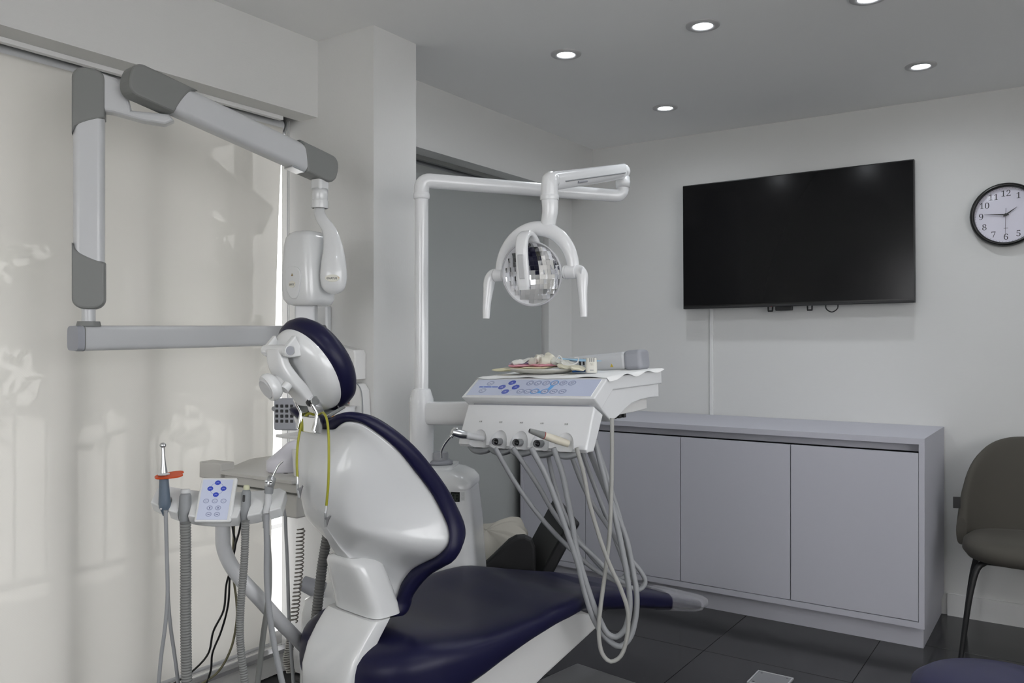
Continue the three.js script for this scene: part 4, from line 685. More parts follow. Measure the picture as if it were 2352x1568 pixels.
// ---------- what lies on the table ----------
{
  // paper cover, draped over the top and its edges
  const g = (() => {
    const nx = 60, nz = 40, pos = [], idx = [];
    for (let j = 0; j <= nz; j++) for (let i = 0; i <= nx; i++) {
      const x = -0.252 + 0.504 * i / nx, q = j / nz, z = -0.092 - 0.393 * q;
      const edge = Math.max(0, Math.abs(x) - 0.2445), w = Math.sin(x * 60 + z * 30) * 0.0008 + Math.sin(z * 55) * 0.0007;
      let y = 1.2065 + (z + 0.09) * -0.037 + 0.0022 + w - edge * 1.6 * (0.6 + 0.5 * Math.sin(z * 40));
      let zz = z; if (j < 3) { const k = (3 - j) / 3; zz = z + 0.009 * k * (0.8 + 0.35 * Math.sin(x * 26)); y -= 0.0062 * k * (0.8 + 0.35 * Math.sin(x * 26)); }
      const p = tw(x, y, zz); pos.push(...p);
    }
    for (let j = 0; j < nz; j++) for (let i = 0; i < nx; i++) { const a = j * (nx + 1) + i; idx.push(a, a + 1, a + nx + 2, a, a + nx + 2, a + nx + 1); }
    const b = new THREE.BufferGeometry(); b.setAttribute('position', new THREE.Float32BufferAttribute(pos, 3)); b.setIndex(idx); b.computeVertexNormals(); return b;
  })();
  single('paper_cover', 'white tissue paper sheet covering the instrument table top', 'paper sheet', g, M.paper);
  const yTop = 1.2155;
  const dish = thing('oval_tray', 'shallow white oval dish piled with masks and gloves on the table', 'tray', tw(-0.085, yTop, -0.235), 0);
  part(dish, 'bowl', (() => { const g2 = lathe([[0, 0], [0.6, 0], [0.82, 0.006], [0.98, 0.014], [1, 0.0165], [0.97, 0.0165], [0.8, 0.0085], [0.6, 0.004], [0, 0.004]], 56); g2.scale(0.135, 1, 0.095); return g2; })(), std({ color: lin(0.72, 0.71, 0.66), roughness: 0.4 }));
  // soft folded sheets: a sheet with folds and a wavy edge, 4 mm thick
  const crumple = (w, d, h, k, ph) => { const rings = []; for (let i = 0; i <= 10; i++) { const q = i / 10, s = Math.sin(Math.max(0.04, Math.min(0.96, q)) * Math.PI) ** 0.3; rings.push(ringOf(48, (a) => V(Math.cos(a) * w * s * (1 + 0.12 * Math.sin(a * 3 + ph) + 0.06 * Math.sin(a * 7 + ph * 2)), (q - 0.5) * h + k * Math.sin(a * 4 + ph + q * 3) * s + k * 0.5 * Math.cos(a * 9 + ph), Math.sin(a) * d * s * (1 + 0.1 * Math.cos(a * 4 + ph))))); } return loft(rings); };
  const cl = (r, g3, b) => std({ color: lin(r, g3, b), roughness: 0.9 });
  const soft = (name, label, cat, w, d, h, k, ph, col, x, y, z, rot = [0, 0, 0], grp) => single(name, label, cat, crumple(w, d, h, k, ph), cl(...col), tw(x, yTop + y, z), rot, grp);
  soft('latex_glove', 'cream latex glove lying flat at the left end of the oval dish', 'glove', 0.12, 0.06, 0.01, 0.002, 1, [0.68, 0.64, 0.45], -0.13, 0.0175, -0.215, [0, 8, 4]);
  soft('face_mask', 'pink face mask folded in the oval dish', 'face mask', 0.1, 0.06, 0.009, 0.002, 2.2, [0.72, 0.32, 0.38], -0.105, 0.027, -0.222, [0, -5, 2]);
  soft('face_mask', 'lilac face mask folded over the pink one', 'face mask', 0.07, 0.05, 0.008, 0.002, 0.7, [0.5, 0.43, 0.62], -0.13, 0.034, -0.24, [0, 12, 3]);
  soft('face_mask', 'light blue face mask sticking out at the back of the dish', 'face mask', 0.11, 0.045, 0.006, 0.0015, 1.4, [0.36, 0.58, 0.75], -0.015, 0.044, -0.29, [0, 3, -2]);
  soft('latex_glove', 'white crumpled glove at the left of the pile', 'glove', 0.05, 0.04, 0.016, 0.004, 3.1, [0.74, 0.73, 0.69], -0.15, 0.039, -0.225, [0, 20, 8]);
  soft('latex_glove', 'off white glove whose cuff stands up in the middle of the pile', 'glove', 0.042, 0.022, 0.024, 0.005, 4.2, [0.72, 0.7, 0.62], -0.086, 0.042, -0.205, [15, -20, 28]);
  soft('latex_glove', 'off white glove with a pointed fold right of the middle', 'glove', 0.034, 0.018, 0.03, 0.006, 5.3, [0.7, 0.68, 0.58], -0.042, 0.042, -0.2, [10, 10, 40]);
  soft('latex_glove', 'grey white glove finger bundle at the right of the pile', 'glove', 0.04, 0.024, 0.018, 0.005, 0.4, [0.6, 0.6, 0.55], 0.012, 0.034, -0.215, [5, 10, -14]);
  soft('latex_glove', 'cream glove drooping over the right rim of the dish', 'glove', 0.06, 0.03, 0.012, 0.003, 2.9, [0.72, 0.69, 0.55], 0.05, 0.02, -0.2, [0, -15, -6]);
  single('mask_ear_loop', 'white elastic ear loop curling above the right of the pile', 'ear loop', merge([tube([tw(-0.004, yTop + 0.04, -0.2), tw(0.006, yTop + 0.058, -0.2), tw(0.018, yTop + 0.05, -0.198), tw(0.024, yTop + 0.034, -0.19), tw(0.05, yTop + 0.027, -0.182), tw(0.082, yTop + 0.034, -0.186), tw(0.086, yTop + 0.048, -0.19), tw(0.07, yTop + 0.05, -0.192)], 0.0017, { n: 50, m: 8 })]), cl(0.8, 0.8, 0.79));
  single('blue_packet', 'small blue sachet under the right rim of the dish', 'sachet', rbox(0.07, 0.014, 0.04, 0.004), cl(0.03, 0.13, 0.42), tw(0.08, yTop + 0.0105, -0.235), [0, 6, 4]);
  const bt = thing('dispenser_tub', 'small cream plastic tub with slotted top on the instrument table', 'tub', tw(0.124, yTop + 0.001, -0.205), 34);
  part(bt, 'body', loft([[0, 0.95], [0.003, 1], [0.025, 1.0], [0.042, 0.93], [0.047, 0.9], [0.0475, 0.8]].map(([y, k]) => ringOf(40, (a) => V(pow(Math.cos(a), 0.6) * 0.0182 * k, y, pow(Math.sin(a), 0.6) * 0.016 * k)))), std({ color: lin(0.66, 0.65, 0.59), roughness: 0.45 }));
  part(bt, 'slots', merge([-0.006, 0, 0.007].map((x) => tr(rbox(0.003, 0.012, 0.004, 0.001), x, 0.041, 0.0148))), M.sockGrey);
  const lt = canvasTex(128, 96, (x) => { x.fillStyle = '#cfcdc2'; x.fillRect(0, 0, 128, 96); x.fillStyle = '#7b7b78'; x.font = 'bold 30px sans-serif'; x.fillText('D V I', 20, 40); x.fillRect(30, 58, 60, 7); x.fillRect(40, 74, 40, 6); });
  part(bt, 'tub_label', box(0.014, 0.0105, 0.0008), std({ map: lt, roughness: 0.5 }), [0, 0.028, 0.0161]);
  part(bt, 'tub_stripe', box(0.012, 0.0022, 0.0008), M.sockGrey, [0, 0.009, 0.0162]);
  // long pale housing behind the table (end of the table's balancing arm)
  const ar = thing('balance_arm', 'long pale grey arm housing with grey end cap behind the instrument table', 'arm housing', tw(0.03, 1.222, -0.43));
  ar.rotation.z = 0.1;
  part(ar, 'housing', rbox(0.34, 0.06, 0.07, 0.012, 4), M.armGrey, [-0.05, 0.022, 0]);
  part(ar, 'end_cap', rbox(0.068, 0.068, 0.076, 0.016, 5), M.capGrey, [0.148, 0.02, 0]);
  for (let k = 0; k < 5; k++) part(ar, 'vent_slot', rbox(0.0065, 0.022, 0.004, 0.001), M.black, [-0.052 + k * 0.0145, 0.03, 0.0345]);
  part(ar, 'warning_mark', tr(prism([[-0.006, 0], [0.006, 0], [0, 0.012]], 0.0008, 0), 0.07, 0.003, 0.0358), std({ color: lin(0.6, 0.45, 0.05), roughness: 0.5 }));
  part(ar, 'swivel', tr(cyl(0.03, 0.03, 0.05), 0.02, -0.03, 0), M.enamel);
}
// ---------- assistant's holder with its key panel ----------
{
  const F = V(-1.8, 0, -1.34);                   // front middle of the plate
  const t = thing('assistant_holder', 'white assistant instrument holder with small blue key panel left of the chair', 'instrument holder', [0, 0, 0]);
  const o = V(-2.12 * 0.5621 + (500 - 1176) / 1920 * 2.12 * 0.8271, 0, -2.12 * 0.8271 - (500 - 1176) / 1920 * 2.12 * 0.5621);
  t.position.copy(o); t.rotation.y = R(34.2);
  // curved plate: plan outline with four notches for the instruments; it slopes towards the user
  const xs = [], plan = [];
  const front = (x) => 0.0 - 1.55 * x * x, notch = (x, c, w) => { const d = Math.abs(x - c) / w; return d < 1 ? 0.042 * Math.sqrt(1 - d * d) ** 0.6 : 0; };
  const nts = [[-0.145, 0.0095], [-0.095, 0.015], [0.06, 0.0115], [0.114, 0.009]];
  for (let i = 0; i <= 200; i++) { const x = -0.19 + 0.342 * i / 200; let z = front(x); for (const [c, w] of nts) z -= notch(x, c, w); plan.push([x, z]); }
  const back = []; for (let i = 0; i <= 20; i++) { const x = 0.152 - 0.342 * i / 20; back.push([x, -0.092 - 0.8 * x * x + (i < 1 || i > 19 ? 0.015 : 0)]); }
  const sh = new THREE.Shape(); [...plan, ...back].forEach(([x, z], i) => (i ? sh.lineTo(x, -z) : sh.moveTo(x, -z))); sh.closePath();
  const pg = new THREE.ExtrudeGeometry(sh, { depth: 0.026, bevelEnabled: true, bevelThickness: 0.004, bevelSize: 0.003, bevelOffset: -0.003, bevelSegments: 3 });
  pg.rotateX(-Math.PI / 2); pg.translate(0, -0.03, 0); pg.rotateX(R(36)); pg.translate(0, 0.872, 0);
  part(t, 'holder_plate', pg, M.white);
  const keys = canvasTex(512, 760, (x) => {
    x.fillStyle = '#c4cbdf'; x.fillRect(0, 0, 512, 760);
    x.strokeStyle = '#7d88bd'; x.lineWidth = 7; x.beginPath(); x.ellipse(256, 175, 112, 112, 0, 0, 6.3); x.stroke();
    for (const [u, v] of [[256, 63], [368, 175], [256, 290], [144, 175]]) { x.fillStyle = '#3247b4'; x.beginPath(); x.ellipse(u, v, 50, 44, 0, 0, 6.3); x.fill(); x.strokeStyle = '#b9c4ee'; x.lineWidth = 5; x.beginPath(); x.moveTo(u - 24, v + 8); x.lineTo(u - 4, v - 8); x.lineTo(u + 24, v + 6); x.stroke(); }
    for (const [u, v, k] of [[110, 410, 0], [256, 410, 0], [402, 410, 0], [190, 540, 1], [330, 540, 1], [190, 660, 2], [330, 660, 2]]) {
      x.strokeStyle = '#7078a0'; x.lineWidth = 6; x.beginPath(); x.ellipse(u, v, 46, 40, 0, 0, 6.3); x.stroke(); x.lineWidth = 4; x.beginPath(); x.ellipse(u, v, 36, 31, 0, 0, 6.3); x.stroke();
      x.strokeStyle = x.fillStyle = '#50577d'; x.lineWidth = 6; x.beginPath(); if (k === 0) { x.moveTo(u - 20, v - 8); x.lineTo(u - 2, v + 8); x.lineTo(u + 20, v); x.stroke(); } else if (k === 1) x.fillRect(u - 11, v - 13, 22, 26); else x.fillRect(u - 20, v - 6, 40, 14);
    }
  });
  const pan = part(t, 'key_panel', rbox(0.094, 0.012, 0.118, 0.005, 3), M.white, [-0.014, 0.912, -0.03], [62, 0, 0]);
  part(pan, 'key_film', box(0.078, 0.0012, 0.106), [M.white, M.white, std({ map: keys, roughness: 0.35 }), M.white, M.white, M.white], [-0.001, 0.0066, 0.0]);
  part(t, 'support_arm', (() => { const g = tube(runs.supportArm, 0.019, { n: 60, m: 22 }); g.translate(-o.x, 0, -o.z); g.rotateY(R(-34.2)); return g; })(), M.armGrey);
  const hose = (k, r, m, opt) => part(t, 'hose', (() => { const g = tube(runs[k], r, { n: 70, m: 14, ...opt }); g.translate(-o.x, 0, -o.z); g.rotateY(R(-34.2)); return g; })(), m);
  // ribbed suction hoses: 70 and 56 rings
  hose('bigSuction', (q) => 0.0128 + 0.0011 * Math.cos(q * 62 * Math.PI * 2), M.hoseDark, { n: 496, m: 20 });
  hose('smallSuction', (q) => 0.0094 + 0.0008 * Math.cos(q * 72 * Math.PI * 2), M.hoseDark, { n: 576, m: 18 });
  hose('curingCord', 0.0048, M.hoseMid); hose('curingCordBack', 0.0045, M.hoseMid);
  hose('syringeHose', 0.0075, M.hoseMid); hose('syringeHoseBack', 0.0075, M.hoseDark);

  // instruments: built upright in the holder's own axes, then placed
  const inst = (name, label, cat, x, z, tiltX, tiltZ, y = 0.845) => { const p = V(x, 0, z).applyAxisAngle(V(0, 1, 0), R(34.2)).add(o); const g = thing(name, label, cat, [p.x, y, p.z], 34.2); g.rotation.order = 'YXZ'; g.rotation.x = R(tiltX); g.rotation.z = R(tiltZ); return g; };
  const c = inst('curing_light', 'dental curing light with blue grey handle and orange eye shield', 'curing light', -0.146, -0.03, -3, 3, 0.876);
  c.scale.set(1, 0.93, 1);
  const blue = std({ color: lin(0.1, 0.135, 0.18), roughness: 0.5 });
  part(c, 'handle', lathe([[0, -0.004], [0.0055, -0.004], [0.0075, 0.004], [0.0135, 0.018], [0.0148, 0.03], [0.013, 0.06], [0.0115, 0.095], [0.011, 0.102], [0, 0.102]], 32), blue);
  part(c, 'button', new THREE.SphereGeometry(0.0028, 12, 8), M.armGrey, [-0.004, 0.017, 0.0135]);
  part(c, 'eye_shield', (() => { const s = shapeOf([[-0.022, -0.004], [-0.016, -0.014], [0, -0.017], [0.026, -0.015], [0.044, -0.009], [0.048, 0.0], [0.04, 0.009], [0.044, 0.017], [0.034, 0.024], [0.016, 0.022], [0, 0.017], [-0.016, 0.011]], true); const g = new THREE.ExtrudeGeometry(s, { depth: 0.003, bevelEnabled: true, bevelSize: 0.0006, bevelThickness: 0.0006, bevelSegments: 2 }); g.rotateX(-Math.PI / 2); return g; })(), phy({ color: lin(0.75, 0.1, 0.02), roughness: 0.25, transmission: 0.25, thickness: 0 }), [0.001, 0.104, 0], [20, 0, 0]);
  part(c, 'shield_collar', lathe([[0.009, 0.106], [0.0145, 0.108], [0.0145, 0.112], [0.01, 0.1135]], 28), M.armGrey);
  part(c, 'light_guide', lathe([[0.0095, 0.112], [0.0088, 0.12], [0.006, 0.14], [0.0042, 0.165], [0.0038, 0.186], [0.0, 0.186]], 28), M.steel);
  part(c, 'guide_tip', tr(lathe([[0, -0.005], [0.0065, -0.005], [0.0072, 0], [0.0065, 0.005], [0, 0.005]], 24), 0.0, 0.19, 0, 80, 0, 10), M.steel);

  const b = inst('suction_handle', 'thick grey suction handle with pale open tip', 'suction handle', -0.095, -0.03, -6, 1, 0.856);
  part(b, 'grip', lathe([[0, -0.03], [0.011, -0.03], [0.0125, 0.0], [0.0155, 0.02], [0.015, 0.055], [0.0145, 0.066], [0.011, 0.073], [0, 0.073]], 32), M.sockGrey);
  part(b, 'tip_ring', lathe([[0.005, 0.079], [0.007, 0.083], [0.0112, 0.0835], [0.0118, 0.076], [0.0108, 0.07], [0.005, 0.07], [0.005, 0.079]], 32), std({ color: lin(0.55, 0.56, 0.56), roughness: 0.5 }));

  const s2 = inst('saliva_ejector', 'slim dark grey saliva ejector handle with yellowish tip', 'saliva ejector', 0.06, -0.03, -5, -1, 0.862);
  part(s2, 'grip', lathe([[0, -0.04], [0.0085, -0.04], [0.0095, 0.0], [0.0118, 0.012], [0.0122, 0.05], [0.012, 0.068], [0.009, 0.076], [0, 0.076]], 28), M.sockGrey);
  part(s2, 'slide_valve', rbox(0.007, 0.018, 0.005, 0.002), M.black, [-0.002, 0.055, 0.0105]);
  part(s2, 'tip', lathe([[0, 0.074], [0.0078, 0.074], [0.008, 0.084], [0.006, 0.088], [0, 0.088]], 24), std({ color: lin(0.6, 0.6, 0.42), roughness: 0.5 }));

  const s3 = inst('air_water_syringe', 'steel three-way syringe standing in the assistant holder, nozzle up', 'syringe', 0.114, -0.035, -4, -4, 0.87);
  part(s3, 'grip', lathe([[0, -0.03], [0.007, -0.03], [0.011, 0.012], [0.0085, 0.03], [0.009, 0.06], [0.01, 0.07], [0, 0.07]], 28), M.armGrey);
  part(s3, 'sleeve', lathe([[0.0105, 0.058], [0.0112, 0.06], [0.0118, 0.082], [0.0105, 0.084]], 24), M.sockGrey);
  part(s3, 'head', tube([[0, 0.07, 0], [0.001, 0.088, -0.001], [0.004, 0.1, -0.006]], (q) => 0.0105 + 0.0025 * Math.sin(q * 3.1), { n: 12, m: 22 }), M.steel);
  for (const q of [-1, 1]) part(s3, 'button', new THREE.SphereGeometry(0.0048, 14, 10), M.chrome, [q * 0.0058, 0.09, 0.0105]);
  part(s3, 'nozzle', tube([[0.004, 0.098, -0.006], [0.01, 0.115, -0.008], [0.016, 0.13, -0.01], [0.026, 0.142, -0.012]], 0.0027, { n: 24, m: 10 }), M.chrome);
}
// loose cables behind the holder
single('power_cable', 'black cable hanging in front of the blind, running off to the left', 'cable', tube(runs.blackCableA, 0.0032, { n: 70, m: 8 }), M.black);
single('power_cable', 'black cable hanging in front of the blind, ending in a floor loop', 'cable', tube(runs.blackCableB, 0.0032, { n: 70, m: 8 }), M.black);
single('earth_cable', 'olive green cable hanging behind the suction hoses', 'cable', tube(runs.oliveCable, 0.0036, { n: 70, m: 8 }), std({ color: lin(0.16, 0.15, 0.09), roughness: 0.6 }));
single('hanging_cord', 'straight grey cord hanging by the bright window edge', 'cord', tube(runs.wallCord, 0.0055, { n: 40, m: 10 }), M.hoseMid);
single('vacuum_hose', 'thick ribbed grey vacuum hose beside the chair hinge', 'hose', tube(runs.greyVacuumHose, (q) => 0.0148 + 0.001 * Math.cos(q * 56 * Math.PI * 2), { n: 448, m: 18 }), M.hoseDark);
const coil = (run, turns, r, w) => { const c = new THREE.CatmullRomCurve3(run.map((p) => V(...p))), pts = []; const n = turns * 12; for (let i = 0; i <= n; i++) { const p = c.getPointAt(i / n), a = i / 12 * 6.283; pts.push([p.x + Math.cos(a) * r * 0.83, p.y, p.z + Math.sin(a) * r]); } return tube(pts, w, { n: n * 2, m: 7 }); };
single('coiled_cord', 'coiled brownish grey cord hanging beside the backrest', 'cord', coil(runs.coilCable, 24, 0.0125, 0.0021), std({ color: lin(0.26, 0.24, 0.22), roughness: 0.6 }));
single('coiled_cord', 'coiled pale cord heaped on the floor by the pillar', 'cord', coil(runs.coilCableLow, 16, 0.013, 0.0026), std({ color: lin(0.42, 0.41, 0.38), roughness: 0.6 }));

// ---------- shelf arm with an appliance, by the window ----------
{
  const t = thing('swing_shelf', 'pale grey swing shelf plate on a wall arm left of the chair', 'shelf', [-2.3, 0, -1.86], 0);
  const pm = std({ color: lin(0.56, 0.55, 0.52), roughness: 0.5 });
  part(t, 'plate', (() => { const g = prism([[-0.14, -0.05], [0.22, -0.05], [0.22, 0.36], [-0.3, 0.36], [-0.3, 0.2]], 0.012, 0.002); g.rotateX(-Math.PI / 2); return g; })(), pm, [0, 0.87, 0]);
  part(t, 'arm_block', rbox(0.11, 0.056, 0.06, 0.004), pm, [-0.2, 0.872, 0.02], [0, 4, 0]);
  part(t, 'arm', rbox(0.4, 0.03, 0.06, 0.004), pm, [0.02, 0.846, 0.0]);
  part(t, 'lower_arm', rbox(0.46, 0.075, 0.08, 0.006), pm, [-0.02, 0.785, -0.02]);
  part(t, 'wall_bracket', rbox(0.05, 0.06, 0.4, 0.006), pm, [0.04, 0.785, -0.23]);
  part(t, 'arm_pivot', tr(cyl(0.022, 0.022, 0.014), -0.2, 0.832, 0.0), M.black);
  const a = thing('water_distiller', 'white tapered appliance with blue button standing on the swing shelf', 'appliance', [-2.26, 0.876, -1.94], 30);
  part(a, 'housing', loft([[0, 0.05, 0.06, 0], [0.006, 0.056, 0.066, 0], [0.04, 0.056, 0.066, 0], [0.07, 0.04, 0.055, 0.02], [0.1, 0.026, 0.04, 0.04], [0.106, 0.01, 0.02, 0.045]].map(([y, w, d, s]) => ringOf(40, (q) => V(s + pow(Math.cos(q), 0.6) * w, y, pow(Math.sin(q), 0.6) * d)))), std({ color: lin(0.68, 0.67, 0.72), roughness: 0.3 }));
  part(a, 'button', tr(cyl(0.008, 0.008, 0.004, 20), -0.057, 0.03, 0.0, 0, 0, 90), std({ color: lin(0.04, 0.05, 0.3), roughness: 0.4 }));
  part(a, 'foot', tr(cyl(0.012, 0.012, 0.006, 16), 0.02, -0.001, 0.05), M.black);
  const c = thing('white_cup', 'small white plastic cup on the swing shelf beside the backrest', 'cup', [-2.13, 0.876, -1.9]);
  part(c, 'wall', lathe([[0, 0], [0.026, 0], [0.028, 0.002], [0.034, 0.085], [0.0355, 0.087], [0.034, 0.089], [0.0325, 0.085], [0.0265, 0.004], [0, 0.004]], 40), M.whiteMatte);
}

// ---------- small wall equipment on the pillar, behind the headrest ----------
{
  const t = thing('towel_dispenser', 'pale grey wall box on the pillar right behind the headrest', 'dispenser', [-2.286, 1.2, -2.29]);
  part(t, 'case', tr(prism([[-0.11, -0.02], [0.068, -0.02], [0.068, 0.075], [0.06, 0.088], [-0.11, 0.12]], 0.06, 0.006), 0, 0, 0.03), M.whiteMatte);
  const c = thing('cup_dispenser', 'white rounded cup dispenser with clear edge on the pillar', 'dispenser', [-2.247, 1.07, -2.29]);
  part(c, 'back_shell', tr(prism([[-0.07, -0.1], [0.062, -0.1], [0.05, 0.07], [0.03, 0.092], [-0.03, 0.1], [-0.07, 0.09]], 0.05, 0.008), 0, 0, 0.025), M.whiteMatte);
  part(c, 'edge_band', tube([[0.064, -0.1, 0.052], [0.053, 0.068, 0.052], [0.034, 0.092, 0.052], [0, 0.1, 0.052]], 0.0022, { n: 30, m: 8 }), M.sockGrey);
  part(c, 'cup_stack', tr(lathe([[0, -0.07], [0.036, -0.07], [0.04, 0.005], [0.043, 0.008], [0.043, 0.012], [0, 0.012]], 36), -0.0, 0, 0.085), M.white);
  part(c, 'paper_label', box(0.03, 0.05, 0.001), std({ map: canvasTex(64, 96, (x) => { x.fillStyle = '#b5b2aa'; x.fillRect(0, 0, 64, 96); x.fillStyle = '#8a3a30'; x.fillRect(0, 60, 64, 10); x.fillStyle = '#5a5a58'; for (let y = 8; y < 56; y += 10) x.fillRect(6, y, 50, 4); x.fillRect(6, 76, 50, 12); }), roughness: 0.6 }), [-0.022, 0.03, 0.052]);
  single('amber_bottle', 'small amber bottle behind the headrest', 'bottle', lathe([[0, 0], [0.016, 0], [0.017, 0.003], [0.017, 0.05], [0.012, 0.062], [0.008, 0.066], [0.008, 0.08], [0, 0.08]], 28), std({ color: lin(0.5, 0.24, 0.03), roughness: 0.3 }), [-2.278, 0.983, -2.17]);
  single('narrow_ledge', 'narrow white ledge on the pillar under the dispensers', 'ledge', rbox(0.24, 0.012, 0.26, 0.003), M.whiteMatte, [-2.3, 0.977, -2.16]);
  const k = thing('xray_keypad', 'grey wall keypad with dark keys behind the headrest', 'keypad', [-2.35, 1.06, -2.02], 30);
  part(k, 'case', rbox(0.085, 0.115, 0.022, 0.008), M.capGrey);
  const key = rbox(0.011, 0.011, 0.004, 0.002);
  for (let i = 0; i < 4; i++) for (let j = 0; j < 4; j++) part(k, 'key', key, M.black, [-0.03 + i * 0.018, 0.03 - j * 0.018, 0.011]);
  part(k, 'bracket', rod([0, 0, -0.01], [-0.13, 0, -0.235], 0.01, 12), M.capGrey);
}
// ---------- wall-mounted X-ray unit ----------
{
  const t = thing('xray_unit', 'wall-mounted dental X-ray unit with folding grey arms in front of the blind', 'X-ray unit');
  const badge = (w, h) => canvasTex(512, 256, (x) => {
    x.fillStyle = '#d9d7cc'; x.fillRect(0, 0, 512, 256); x.fillStyle = '#33343a'; x.font = 'bold 104px sans-serif'; x.textAlign = 'center'; x.textBaseline = 'middle'; x.fillText('GNATUS', 236, 136, 380);
    x.strokeStyle = '#b98a3c'; x.lineWidth = 12; x.beginPath(); x.arc(460, 112, 26, -2.6, 1.2); x.stroke();
  });
  // wall plate and the level bar along the window
  part(t, 'wall_plate', rbox(0.14, 0.24, 0.03, 0.01), M.armGrey, [-2.47, 1.34, -2.275]);
  part(t, 'wall_bracket', rbox(0.075, 0.082, 0.06, 0.008), M.coverGrey, [-2.44, 1.343, -2.24]);
  const A = V(-2.362, 1.329, -1.275), B = V(-2.44, 1.345, -2.25);
  part(t, 'level_bar', tube([A.toArray(), B.toArray()], 0.0365, { n: 6, m: 40, sec: [1, 0.72], e: 0.38 }), M.armGrey);
  part(t, 'bar_end_cap', tube([[A.x + 0.0002, A.y, A.z - 0.004], [A.x + 0.0012, A.y, A.z + 0.012], [A.x + 0.0016, A.y, A.z + 0.016]], (q) => 0.0368 - 0.002 * q, { n: 4, m: 40, sec: [1, 0.72], e: 0.4 }), M.capGrey);
  part(t, 'bar_end_seam', tube([[A.x, A.y, A.z - 0.006], [A.x + 0.0003, A.y, A.z - 0.003]], 0.0372, { n: 1, m: 40, sec: [1, 0.73], e: 0.38 }), M.coverGrey);
  // upright arm
  const arm = (parent, len, w, d, c0, c1, curveFlip) => {   // drawn along +y from 0 to len
    part(parent, 'arm_tube', tr(rbox(w * 0.95, len - 0.06, d * 0.93, 0.02, 5), 0, len / 2, 0), M.armGrey);
    const f = curveFlip ? -1 : 1, r = w / 2;
    const cap = (y, dir, n = 14) => Array.from({ length: n + 1 }, (_, i) => { const a = Math.PI * i / n; return [pow(Math.cos(a), 0.75) * r * dir, y + Math.sin(a) * r * 0.72 * dir]; });
    const curve = (ya, yb) => Array.from({ length: 9 }, (_, i) => { const q = i / 8; return [-r + 2 * r * q, ya + (yb - ya) * Math.sqrt(q)]; });
    const top = [...curve(len - c1, len - c1 + 0.05), ...cap(len - r * 0.72, 1)];
    const bot = [...cap(r * 0.72, -1).map(([x, y]) => [x, y]), ...curve(c0 - 0.0, c0 - 0.055).reverse()];
    part(parent, 'joint_cover', prism(top.map(([x, y]) => [f * x, y]), d, 0.008), M.coverGrey);
    part(parent, 'joint_cover', prism(bot.map(([x, y]) => [f * x, y]), d, 0.008), M.coverGrey);
  };
  const up = new THREE.Group(); up.name = 'upright_arm'; up.position.set(-2.364, 1.412, -1.309); up.rotation.y = R(57); t.add(up);
  arm(up, 0.69, 0.086, 0.062, 0.19, 0.19, false);
  part(t, 'upright_pin', tr(cyl(0.0185, 0.0185, 0.06, 28), -2.362, 1.395, -1.306), M.armGrey);
  part(t, 'pin_collar', tr(cyl(0.03, 0.033, 0.014, 32), -2.362, 1.371, -1.306), M.coverGrey);
  // elbow casting between the two arms
  const el = part(t, 'elbow_casting', prism([[0.02, 0.0], [0.06, -0.012], [0.085, -0.035], [0.1, -0.1], [0.15, -0.1], [0.2, -0.1], [0.215, -0.118], [0.19, -0.132], [0.13, -0.128], [0.05, -0.112], [-0.02, -0.11], [-0.02, -0.02]], 0.05, 0.01), M.armGrey, [-2.355, 2.093, -1.318], [0, 57, 0]);
  // sloping arm, from the elbow back to the pillar
  const S = V(-2.243, 2.07, -1.345), E = V(-2.158, 1.908, -2.062), X = E.clone().sub(S), L = X.length(); X.normalize();
  const Z = X.clone().cross(V(0, 1, 0)).normalize().multiplyScalar(-1), zz = Z.x < 0 ? Z.negate() : Z, Yv = zz.clone().cross(X);
  const sl = new THREE.Group(); sl.name = 'sloping_arm'; sl.matrix.makeBasis(Yv.clone().negate(), X, zz).setPosition(S); sl.matrix.decompose(sl.position, sl.quaternion, sl.scale); t.add(sl);
  arm(sl, L, 0.096, 0.066, 0.2, 0.17, false);
  part(sl, 'steel_strip', tr(rbox(0.008, 0.05, 0.05, 0.002), 0.046, L - 0.15, 0), M.steel);
  // swivel and the swan-neck that carries the head
  part(t, 'swivel', merge([tr(rbox(0.05, 0.07, 0.045, 0.01), -2.166, 1.872, -2.01), tr(lathe([[0, -0.03], [0.026, -0.03], [0.027, 0.01], [0.0275, 0.03], [0, 0.03]], 32), -2.166, 1.815, -2.01)]), M.white);
  part(t, 'swivel_ring', tr(lathe([[0.026, -0.014], [0.0285, -0.012], [0.0285, 0.012], [0.026, 0.014]], 32), -2.166, 1.792, -2.01), M.white);
  const h = new THREE.Group(); h.name = 'xray_head'; h.position.set(-2.19, 1.565, -1.99); h.rotation.y = R(34.2); t.add(h);
  // neck (in the head's own axes: x right, y up, z to the viewer)
  part(t, 'swan_neck', (() => { const g = tube([[0.03, 0.222, -0.006], [0.03, 0.2, 0.0], [0.044, 0.172, 0.02], [0.07, 0.135, 0.035], [0.086, 0.08, 0.045], [0.09, 0.02, 0.052], [0.09, -0.03, 0.053], [0.09, -0.085, 0.052]], (q) => lerpTable([[0, 0.018], [0.1, 0.019], [0.25, 0.021], [0.4, 0.027], [0.55, 0.035], [0.7, 0.042], [0.82, 0.045], [0.92, 0.04], [0.97, 0.03], [1, 0.012]], q)[0], { n: 60, m: 28, sec: [0.62, 1], up: [0, 0, 1] }); g.rotateY(R(34.2)); g.translate(-2.19, 1.565, -1.99); return g; })(), M.white);
  const oval = tr(new THREE.CylinderGeometry(0.024, 0.024, 0.003, 40), 0, 0, 0, 90); oval.scale(1, 0.5, 1);
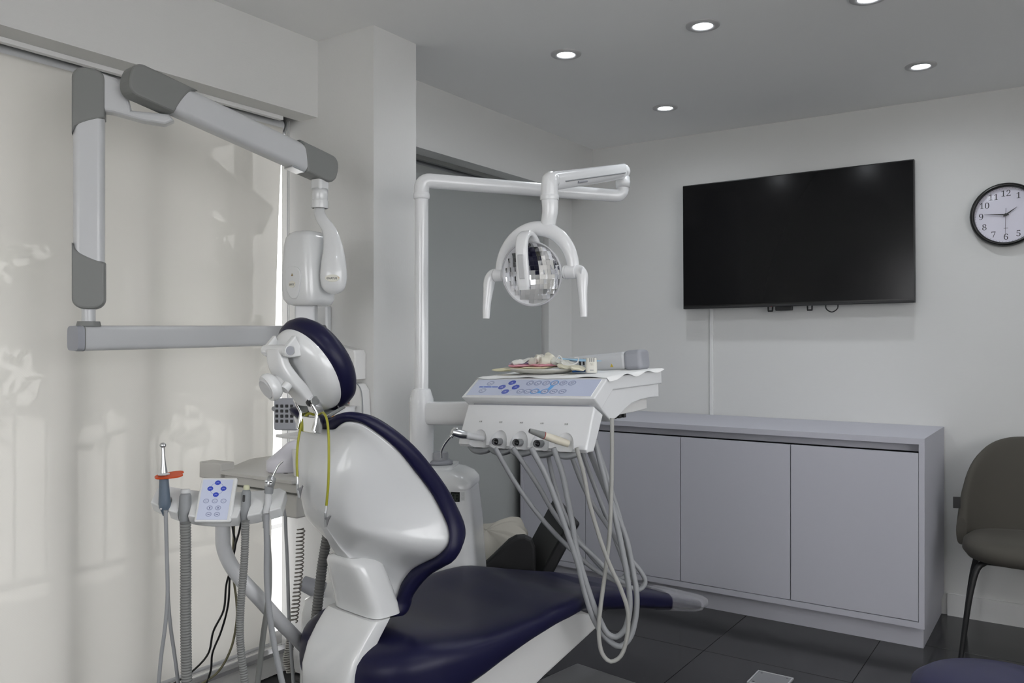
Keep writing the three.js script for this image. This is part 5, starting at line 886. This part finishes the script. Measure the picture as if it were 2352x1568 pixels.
  const uvb = oval.attributes; for (let i = 0; i < uvb.position.count; i++) uvb.uv.setXY(i, uvb.position.getX(i) / 0.048 + 0.5, uvb.position.getY(i) / 0.024 + 0.5);
  const bm = std({ map: badge(), roughness: 0.35 });
  part(h, 'maker_badge', oval, bm, [0.092, -0.033, 0.0805], [-3, 3, 0]);
  // head body: squarish loft leaning slightly, front left and right side seen
  const hs = [[-0.122, 0.045, 0.05, 0.004], [-0.118, 0.06, 0.062, 0.003], [-0.1, 0.073, 0.072, 0.0], [-0.05, 0.076, 0.074, -0.003], [0.02, 0.072, 0.072, -0.004], [0.08, 0.068, 0.07, -0.004], [0.11, 0.062, 0.064, -0.004], [0.125, 0.052, 0.055, -0.004], [0.133, 0.034, 0.04, -0.004]];
  part(h, 'head_case', (() => { const g = loft(hs.map(([y, w, d, s]) => ringOf(48, (a) => V(s + pow(Math.cos(a), 0.5) * w, y, pow(Math.sin(a), 0.5) * d)))); g.rotateY(R(-30)); g.translate(-0.008, 0, -0.01); return g; })(), M.white);
  part(h, 'case_rear', rbox(0.05, 0.19, 0.05, 0.015, 4), M.armGrey, [0.05, 0.03, -0.03], [0, -30, 0]);
  part(h, 'front_bezel', (() => { const g = prism([[-0.035, 0.005], [-0.02, 0.02], [0, 0.024], [0.022, 0.016], [0.034, 0.0], [0.03, -0.05], [0.014, -0.085], [-0.006, -0.085], [-0.026, -0.06]], 0.008, 0.003, true); return g; })(), M.white, [-0.046, -0.014, 0.0535], [0, -30, 0]);
  const ov2 = oval.clone(); ov2.scale(0.62, 0.95, 1); 
  part(h, 'maker_badge', ov2, bm, [-0.049, -0.052, 0.0575], [0, -30, 0]);
  part(h, 'warning_mark', prism([[-0.004, 0], [0.004, 0], [0, 0.009]], 0.001, 0), std({ color: lin(0.3, 0.2, 0.08), roughness: 0.5 }), [-0.049, -0.024, 0.0575], [0, -30, 0]);
  part(h, 'cone', tr(rbox(0.07, 0.12, 0.055, 0.008), -0.02, -0.175, -0.02), M.armGrey);
}

renderer.render(scene, camera);
